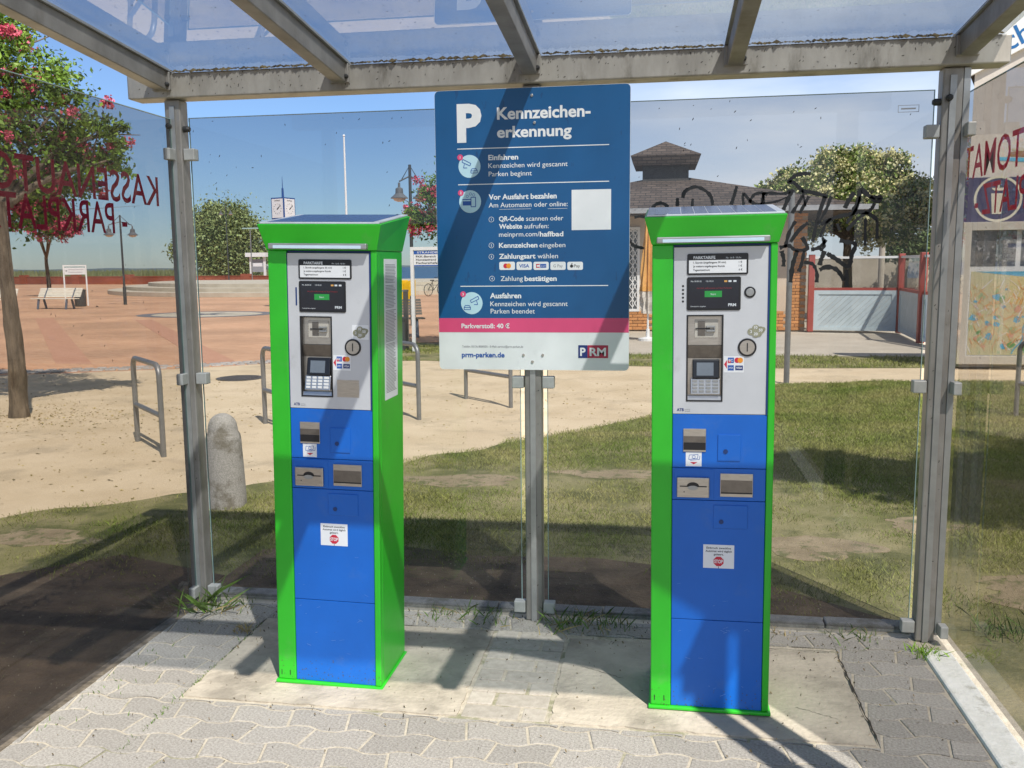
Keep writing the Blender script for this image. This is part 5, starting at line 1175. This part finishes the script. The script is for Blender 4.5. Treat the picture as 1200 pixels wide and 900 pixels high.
# stone steps (round stage)
stg = thing('stone_steps', 'curved sandstone steps of a low stage on the plaza', 'steps')
cx, cy = -22.5, 68.0
for i, (rx_, ry_, z0, z1) in enumerate(((17.5, 20.5, -.02, .22), (16.6, 18.9, .2205, .44), (15.2, 17.3, .4405, .66))):
    pts = [(cx+rx_*math.cos(a), cy+ry_*math.sin(a)) for a in [math.pi+math.pi*k/40 for k in range(41)]]
    MB().prism(pts, z0, z1).build('step', STAGE, stg)
# yellow post box
f = gnd(474, 367)
t = thing('post_box', 'yellow post box standing on the plaza right of the left machine', 'post box', (f.x, f.y, -.02), math.radians(-12))
MB().hexa([(-.30, -.2, .28), (.08, -.2, .28), (.08, .2, .28), (-.30, .2, .28)], [(-.30, -.2, 1.10), (.08, -.2, 1.16), (.08, .2, 1.16), (-.30, .2, 1.10)]).build('left_box', YELLOW, t, bevel=.03)
MB().hexa([(.12, -.15, .28), (.34, -.15, .28), (.34, .2, .28), (.12, .2, .28)], [(.085, -.2, 1.05), (.36, -.2, 1.16), (.36, .2, 1.16), (.085, .2, 1.05)]).build('right_box', YELLOW, t, bevel=.02)
mb = MB(); ring(mb, -.16, .82, .07, .02, -.203); seg(mb, (-.10, .86), (-.03, .92), .03, -.203); mb.build('horn_mark', INK, t)
for q in (-.22, .26): MB().box(q-.03, q+.03, -.03, .03, 0, .2795).build('leg', STEELD, t)
# low stone wall + bicycle by the water
f0 = gnd(455, 343.5); f1 = gnd(560, 343.5); d = f1-f0; ang = math.atan2(d.y, d.x)
t = thing('stone_wall', 'low grey stone wall in front of the water between machine and sign', 'wall', (f0.x, f0.y, -.02), ang)
MB().box(0, d.length, -.15, .15, 0, .30).build('wall', COBB, t); MB().box(0, d.length, -.2, .2, .44, .52).build('rail', CONC, t)
for k in range(7): MB().box(k*d.length/6.2, k*d.length/6.2+.2, -.14, .14, .3005, .4395).build('support', CONC, t)
f = gnd(512, 346)
t = thing('bicycle', 'dark parked bicycle leaning at the low stone wall by the sign edge', 'bicycle', (f.x, f.y-.4, -.02), math.radians(60)); DK = mat('bike_dark', (.03, .03, .035), .5)
for s in (-.52, .52):
    mb = MB(); n = 20; mb.tube([(s+.33*math.cos(2*math.pi*k/n), 0, .34+.33*math.sin(2*math.pi*k/n)) for k in range(n+1)], .02, 6); wh = mb.build('wheel', DK, t)
    mb = MB(); [mb.tube([(s, 0, .34), (s+.32*math.cos(q), 0, .34+.32*math.sin(q))], .004, 4) for q in [k*math.pi/5 for k in range(10)]]; mb.build('spokes', DK, wh)
mb = MB()
for a, b2 in (((-.52, 0, .34), (-.1, 0, .32)), ((-.1, 0, .32), (.38, 0, .78)), ((-.1, 0, .32), (-.22, 0, .82)), ((-.22, 0, .80), (.36, 0, .82)), ((-.52, 0, .34), (-.2, 0, .76)), ((.52, 0, .34), (.36, 0, .88)), ((.36, 0, .88), (.33, 0, 1.0))): mb.tube([a, b2], .018, 6)
mb.build('frame', DK, t); MB().box(-.34, -.10, -.06, .06, .83, .88).build('saddle', DK, t, bevel=.02); MB().tube([(.24, -.28, 1.0), (.35, 0, 1.02), (.24, .28, 1.0)], .015, 6).build('handlebar', DK, t)

# ------------------------------------------------------------------ brick building with roof lantern
bd = thing('beach_building', 'orange brick building with dark tiled roof and lantern behind the right machine', 'building', (0, 0, 0))
yw = 22.2; xr = wal(944.5, 330, yw).x; xl = wal(590, 330, yw).x; ztop = 2.78; yb = 31.5
MB().box(xl, xr-.02, yw+.06, yb, 0, ztop).build('wall', BEIGE, bd)
# facing bricks of the right-hand pier and the plinth
px0 = wal(926, 330, yw).x
MB().box(px0, xr-.004, yw+.012, yw+.0598, 0, ztop-.002).build('pier_mortar', MORTAR, bd); MB().box(px0-2.2, px0-.001, yw+.014, yw+.0598, 0, .47).build('plinth_mortar', MORTAR, bd); 
brk = MB().box(-.118, .118, -.028, .012, -.033, .033).build('brick', OBRICK, bd, bevel=.006, seg=1); brk.location = (px0+.13, yw+.02, .05)
cnt = 0
for r_ in range(36):
    z = .05+r_*.076
    if z > ztop-.06: break
    xs0 = px0+.12-(.12 if r_ % 2 else 0)
    x = xs0
    while x < xr-.02:
        if not (r_ == 0 and x == xs0):
            a = max(x-.118, px0); b2 = min(x+.118, xr); 
            if b2-a > .05: share(brk, bd, ((a+b2)/2, yw+.02+random.uniform(-.002, .002), z), 0, ((b2-a)/.236, 1, 1))
        x += .246
for r_ in range(6):
    for k in range(9):
        x = px0-.13-k*.246-(.12 if r_ % 2 else 0); share(brk, bd, (x, yw+.022, .05+r_*.076))
for (pa, pb) in ((700, 765),):
    xa, xb = wal(pa, 330, yw).x, wal(pb, 330, yw).x
    for r_ in range(6):
        x = xa+(.12 if r_ % 2 else 0)
        while x < xb: share(brk, bd, (x, yw+.04, .05+r_*.076)); x += .246
# lattice window
xa, xb = wal(722, 330, yw).x, wal(749.5, 330, yw).x; za, zb = wal(745, 365, yw).z, wal(745, 266, yw).z
wd = MB(); 
for a, b2, c_, d_ in ((xa, xa+.06, za, zb), (xb-.06, xb, za, zb), (xa+.06, xb-.06, za, za+.06), (xa+.06, xb-.06, zb-.06, zb)): wd.box(a, b2, yw+.0, yw+.058, c_, d_)
wn = wd.build('window', WPLAST, bd); MB().box(xa+.06, xb-.06, yw+.035, yw+.0585, za+.06, zb-.06).build('pane', mat('window_dark', (.10, .11, .12), .15), wn)
mb = MB()
k = 0; z = za+.1
while z < zb-.05:
    for x in np.arange(xa+.08, xb-.06, .16):
        seg(mb, (x, z), (min(x+.16, xb-.06), min(z+.2, zb-.06)), .018, yw+.02); seg(mb, (min(x+.16, xb-.06), z), (x, min(z+.2, zb-.06)), .018, yw+.021)
    z += .2
for x in np.arange(xa+.08, xb-.06, .16): seg(mb, (x, za+.06), (x, zb-.06), .018, yw+.022)
mb.build('lattice', WPLAST, wn)
# roof: hipped, meeting at the lantern
ex0, ex1, ey0, ey1, ez_ = xl-.5, 4.62, yw-.75, yb+.5, ztop+.08
ap = Vector((.10, 26.9)); apz = 4.02
rf = MB(); ap0 = (-.3, 26.6, apz); ap1 = (.75, 26.6, apz)
rf.add([(ex0, ey0, ez_), (ex1, ey0, ez_), (ex1, ey1, ez_), (ex0, ey1, ez_), ap0, ap1], [(0, 1, 5, 4), (1, 2, 5), (2, 3, 4, 5), (3, 0, 4)]); 
rf.box(ex0+.02, ex1-.02, ey0+.02, ey1-.02, ez_-.12, ez_-.001)
rfo = rf.build('roof', RTILE, bd)
gt = MB(); gt.box(ex0, ex1, ey0-.12, ey0-.001, ez_-.10, ez_+.015); gt.box(ex1+.001, ex1+.12, ey0-.12, ey1, ez_-.10, ez_+.015); gt.build('gutter', mat('gutter_zinc', (.42, .42, .42), .4, .3), rfo)
lc = MB(); q0 = wal(753, 205, 26).x; q1 = wal(807, 205, 26).x; c0 = (q0+q1)/2; hw = (q1-q0)/2; zc = wal(780, 193, 26).z
lc.box(c0-hw, c0+hw, 26-hw+.6, 26+hw+.6, 3.6, zc); lan = lc.build('lantern', SHING, bd)
r1 = (wal(820, 188, 26).x-wal(740, 188, 26).x)/2+.02; ze = wal(780, 194, 26).z; z2 = wal(780, 183, 26).z; z3 = wal(780, 164, 26).z; yc = 26.6
lt = MB(); lt.add([(c0-r1+.10, yc-r1+.1, ze), (c0+r1-.10, yc-r1+.1, ze), (c0+r1-.10, yc+r1-.1, ze), (c0-r1+.10, yc+r1-.1, ze), (c0-r1, yc-r1, z2), (c0+r1, yc-r1, z2), (c0+r1, yc+r1, z2), (c0-r1, yc+r1, z2), (c0, yc, z3+.04)],
                     [(0, 3, 2, 1), (0, 1, 5, 4), (1, 2, 6, 5), (2, 3, 7, 6), (3, 0, 4, 7), (4, 5, 8), (5, 6, 8), (6, 7, 8), (7, 4, 8)]); lt.build('lantern_roof', RTILE, bd)
# closed parasol
f = gnd(759, 398)
t = thing('folded_parasol', 'closed yellow and white parasol standing by the lattice window', 'parasol', (f.x, f.y, -.02)); hp = 2.62
MB().tube([(0, 0, 0), (0, 0, hp+.1)], .022, 8).build('pole', WPLAST, t); MB().lathe([(.2, 0), (.2, .05), (.04, .08), (.04, .25)], 16).build('base', WPLAST, t)
def folded(z0, z1, r0, r1, m, name):
    n = 20; vs = []; K_ = 8
    for j in range(K_+1):
        tt = j/K_; r_ = r0+(r1-r0)*tt
        for k in range(n): a = 2*math.pi*k/n; rr = r_*(1+.28*(1 if k % 2 else -1))*(1+.12*math.sin(tt*9+k)); vs.append((rr*math.cos(a), rr*math.sin(a), z0+(z1-z0)*tt))
    MB().add(vs, [(j*n+k, j*n+(k+1) % n, (j+1)*n+(k+1) % n, (j+1)*n+k) for j in range(K_) for k in range(n)]+[tuple(range(n-1, -1, -1)), tuple(K_*n+k for k in range(n))]).build(name, m, t)
folded(.58, 1.05, .12, .15, mat('canvas_white', (.62, .58, .52), .85), 'valance'); folded(1.051, 2.62, .15, .05, AWN, 'canopy')
# windbreak
wb = thing('windbreak', 'red posted windbreak with pale boarded panels and glass tops right of the brick building', 'windbreak')
P0 = Vector((wal(949, 380, 22.0).x, 22.0)); P1 = Vector((wal(1053.5, 380, 21.6).x, 21.6)); P2 = gnd(1078, 402).xy; P3 = Vector((P2.x+.5, P2.y-2.2))
HB = wal(949, 301, 22.0).z; pane_m = glassmat('windbreak_glass', (.80, .80, .78), (.5, .5, .48), .03, 3)
for p in (P0, P1, P2, P3): MB().box(p.x-.065, p.x+.065, p.y-.065, p.y+.065, 0, HB+.05).build('post', REDP, wb, bevel=.008)
for a, b in ((P0, P1), (P1, P2), (P2, P3)):
    d = b-a; Ln = d.length; ang = math.atan2(d.y, d.x)
    def put(o): o.location = (a.x, a.y, 0); o.rotation_euler = (0, 0, ang); return o
    bz_ = .96
    put(MB().box(.07, Ln-.07, -.03, .03, bz_, bz_+.06).build('red_rail', REDP, wb)); put(MB().box(.07, Ln-.07, -.03, .03, HB-.05, HB).build('top_rail', WPLAST, wb)); put(MB().box(.07, Ln-.07, -.006, .006, bz_+.061, HB-.051).build('glass', pane_m, wb))
    fr = MB()
    for q in ((.07, .17, .04, bz_-.001), (Ln-.17, Ln-.07, .04, bz_-.001), (.17, Ln-.17, .04, .12), (.17, Ln-.17, bz_-.09, bz_-.001)): fr.box(q[0], q[1], -.032, .032, q[2], q[3])
    put(fr.build('panel_frame', BOARD, wb))
    # diagonal boards, each its own piece, clipped to the panel
    x0, x1, z0, z1 = .17, Ln-.17, .12, bz_-.09; st = .125; k = x0-(z1-z0)
    while k < x1:
        poly = [(k, z0), (k+st-.006, z0), (k+st-.006+(z1-z0), z1), (k+(z1-z0), z1)]
        Q = clip(clip(poly, 0, x0, False), 0, x1, True) if True else poly
        if len(Q) > 2: put(MB().prismy(Q, -.014, .014).build('board', BOARD, wb))
        k += st
# grey post in front of the building
f = gnd(921.5, 448)
t = thing('pole', 'bare grey steel pole on the lawn edge right of the right machine', 'pole', (f.x, f.y, -.02)); MB().tube([(0, 0, 0), (0, 0, wal(921, 224, f.y).z)], .038, 14).build('tube', RK, t, smooth=True); MB().lathe([(.042, 0), (.042, .02), (.02, .035)], 14, (0, 0, wal(921, 224, f.y).z+.0005)).build('cap', BLACK, t)
# grey wall and small yellow topped post beyond windbreak
f = dep(1045, 311, 44); t = thing('concrete_wall', 'pale concrete wall seen over the windbreak', 'wall', (f.x, f.y, -.02)); MB().box(-6.0, 10, -.15, .15, 0, 1.6+.25).build('wall', CONC, t); MB().box(-6.05, 10.05, -.2, .2, 1.8505, 1.92).build('coping', WPLAST, t)
f = dep(1033, 311, 40); t = thing('marker_post', 'grey post with a small yellow flag beyond the windbreak', 'post', (f.x, f.y, -.02)); MB().tube([(0, 0, 0), (0, 0, 2.45)], .13, 12).build('post', CONC, t); MB().add([(-.02, 0, 2.452), (-.02, 0, 2.8), (.45, 0, 2.6), (-.02, .02, 2.452), (-.02, .02, 2.8), (.45, .02, 2.6)], [(0, 2, 1), (3, 4, 5), (0, 1, 4, 3), (1, 2, 5, 4), (2, 0, 3, 5)]).build('flag', YELLOW, t)

# ------------------------------------------------------------------ information kiosk at the right
ky = 14.6
kk = thing('information_board', 'thick beige notice board with navy i-sign and painted boats at the right edge', 'notice board', (0, 0, 0))
k0 = wal(1135, 250, ky).x; k1 = k0+3.2; zn0 = wal(1160, 258, ky).z; zn1 = wal(1160, 208, ky).z
MB().box(k0-.02, k1, ky, ky+.28, 0, zn1+.62).build('board', KWALL, kk)
MB().box(k0-.09, k1+.09, ky-.03, ky-.002, zn0-.12, zn1).build('navy_panel', KNAVY, kk)
MB().box(k0-.16, k0-.092, ky-.02, ky+.05, 0, zn0-.13).build('corner_post', mat('kiosk_blue', (.06, .14, .36), .5), kk)
# gabled building behind the board, turned so that only its front shows
gy = 22.0; gc = wal(1133.5, 250, gy); gr = math.radians(-21)
gbd = thing('gabled_building', 'beige gabled building with white fascia and blue lettering at the top right', 'building', (gc.x, gc.y, 0), gr)
gn = Vector((-math.sin(gr), math.cos(gr), 0))                      # inward normal of its front
def gpl(px, py):
    d = ray(px, py); o_ = Vector((0, 0, H)); t_ = (Vector((gc.x, gc.y, 0))-o_).dot(gn)/d.dot(gn); p = o_+d*t_-Vector((gc.x, gc.y, 0))
    return p.x*math.cos(-gr)-p.y*math.sin(-gr), p.z
xa_, za_ = gpl(1139, 89); xb_, zb_ = gpl(1200, 57); sk = (zb_-za_)/(xb_-xa_); GW = 9.0; ze0 = za_-sk*xa_
MB().prismy([(0, 0), (GW, 0), (GW, ze0), (GW/2, ze0+sk*GW/2), (0, ze0)], 0, 7).build('wall', KWALL, gbd)
for s in (1, -1):
    xA = -.12 if s == 1 else GW+.12; zA = ze0-.12*sk; zm = ze0+sk*GW/2; lo, hi = .0, 1.05
    q = [(xA, zA+lo), (GW/2, zm+lo), (GW/2, zm+hi), (xA, zA+hi)]; q2 = [(xA, zA+.1), (GW/2, zm+.1), (GW/2, zm+hi), (xA, zA+hi)]
    if s == -1: q = q[::-1]; q2 = q2[::-1]
    fa = MB().prismy(q, -.10, -.003).build('fascia', WPLAST, gbd); MB().prismy(q2, -.0025, 7.2).build('roof', RTILE, gbd)
    if s == 1:
        mb = MB(); th = math.atan(sk); ca, sa = math.cos(th), math.sin(th); px_, pz_ = gpl(1181, 63)
        text_on(mb, 'chlemmerecke', 0, 0, None, .42, fn=lambda a, b: (px_+a*ca-b*sa, -.103, pz_+.03+a*sa+b*ca), bold=.01); mb.build('lettering', mat('fascia_blue', (.02, .14, .36), .5), fa)
mb = MB(); c_ = wal(1169.5, 233, ky-.03); R_ = .335; ring(mb, c_.x, c_.z, R_, .035, ky-.033, n=40)
mb.prismy([(c_.x-.075, c_.z-.22), (c_.x+.055, c_.z-.22), (c_.x+.075, c_.z+.08), (c_.x-.10, c_.z+.08)], ky-.034, ky-.031); mb.prismy([(c_.x-.10, c_.z+.16), (c_.x-.06, c_.z+.12), (c_.x+.06, c_.z+.12), (c_.x+.10, c_.z+.16)], ky-.034, ky-.031); mb.box(c_.x-.012, c_.x+.012, ky-.034, ky-.031, c_.z+.161, c_.z+.24)
mb.build('info_mark', mat('info_cream', (.62, .58, .46), .6), kk)
# painted boats on the board
mb = MB(); q = lambda x, y: (wal(x, y, ky).x, wal(x, y, ky).z)
for pts, m in (([(1170, 188), (1210, 190), (1230, 186), (1170, 184)], MAPW), ([(1181, 183), (1205, 184), (1208, 176), (1182, 178)], mat('boat_brown', (.30, .16, .08), .7)), ([(1186, 176), (1200, 177), (1198, 172), (1187, 173)], mat('boat_cream', (.55, .48, .34), .7))): mb.prismy([q(*p) for p in pts], ky-.005, ky-.001, m)
mb.build('boat_painting', None, kk)
# display case
dc = thing('display_case', 'framed display case with town map and photographs on the information board', 'display case')
a0, a1 = wal(1127.5, 300, ky-.2).x, wal(1127.5, 300, ky-.2).x+2.45; z0, z1 = wal(1160, 427, ky-.2).z, wal(1160, 260, ky-.2).z
z0 = max(z0, .02)
fr = MB(); t_ = .12
for q in ((a0, a0+t_, z0, z1), (a1-t_, a1, z0, z1), (a0+t_, a1-t_, z0, z0+t_), (a0+t_, a1-t_, z1-t_, z1)): fr.box(q[0], q[1], ky-.20, ky-.034, q[2], q[3])
fr.build('frame', CFRAME, dc, bevel=.004)
MB().box(a0+t_, a1-t_, ky-.10, ky-.035, z0+t_, z1-t_).build('backing', WPLAST, dc)
pz0, pz1 = wal(1160, 312, ky-.1).z, wal(1160, 270, ky-.1).z
xx = a0+t_+.03
while xx+.62 < a1: MB().box(xx, xx+.62, ky-.105, ky-.101, pz0, pz1).build('photograph', PHOTO, dc); xx += .69
m0, m1, mz0, mz1 = a0+t_+.05, a1-t_-.04, wal(1160, 416, ky-.1).z, wal(1160, 318, ky-.1).z
mp_ = MB().box(m0, m1, ky-.105, ky-.101, mz0, mz1).build('town_map', MAPL, dc); MB().prismy([(m0+.05, mz1-.003), (m1-.002, mz1-.24), (m1-.002, mz1-.003)][:3], ky-.107, ky-.1052).build('map_water', MAPW, mp_)
mb = MB()
for k in range(70):
    x = random.uniform(m0+.05, m1-.12); z = random.uniform(mz0+.05, mz1-.26); r = random.uniform(.02, .07)
    P = [(x+r*math.cos(a)*random.uniform(.6, 1.2), z+r*math.sin(a)*random.uniform(.5, 1.1)) for a in [2*math.pi*q/7 for q in range(7)]]
    mb.add([(p[0], ky-.1053-.000008*k, p[1]) for p in P], [tuple(range(7))], random.choice([mat('map_green', (.16, .36, .12), .6), mat('map_sage', (.34, .46, .24), .6), mat('map_pink', (.66, .36, .26), .6), mat('map_green', (.16, .36, .12), .6), MAPW]) if k % 7 else MAPW)
for k in range(420):
    x = random.uniform(m0+.02, m1-.15); z = random.uniform(mz0+.03, mz1-.22); a = random.choice([.5, 2.0, .8, 2.4, 1.2]); l_ = random.uniform(.04, .2); x2 = min(max(x+l_*math.cos(a), m0), m1-.01); z2_ = min(max(z+l_*math.sin(a), mz0), mz1-.12)
    seg(mb, (x, z), (x2, z2_), random.choice([.005, .008, .012]), ky-.1062-.00001*k, random.choice([MAPR, WHITE, MAPR, AWN]))
pr_ = Vector((m0+.62, mz0+.02))
for k in range(16): nx_ = Vector((pr_.x+.02+.03*math.sin(k*.9), pr_.y+.055)); seg(mb, tuple(pr_), tuple(nx_), .018, ky-.1095, MAPW); pr_ = nx_
mb.build('map_lines', None, mp_)
MB().box(a0+t_, a1-t_, ky-.172, ky-.166, z0+t_, z1-t_).build('cover_glass', glassmat('case_glass', (.92, .92, .92), (.5, .5, .5), .004, 3), dc)

bpy.data.curves.remove(FC)
bpy.context.view_layer.update()
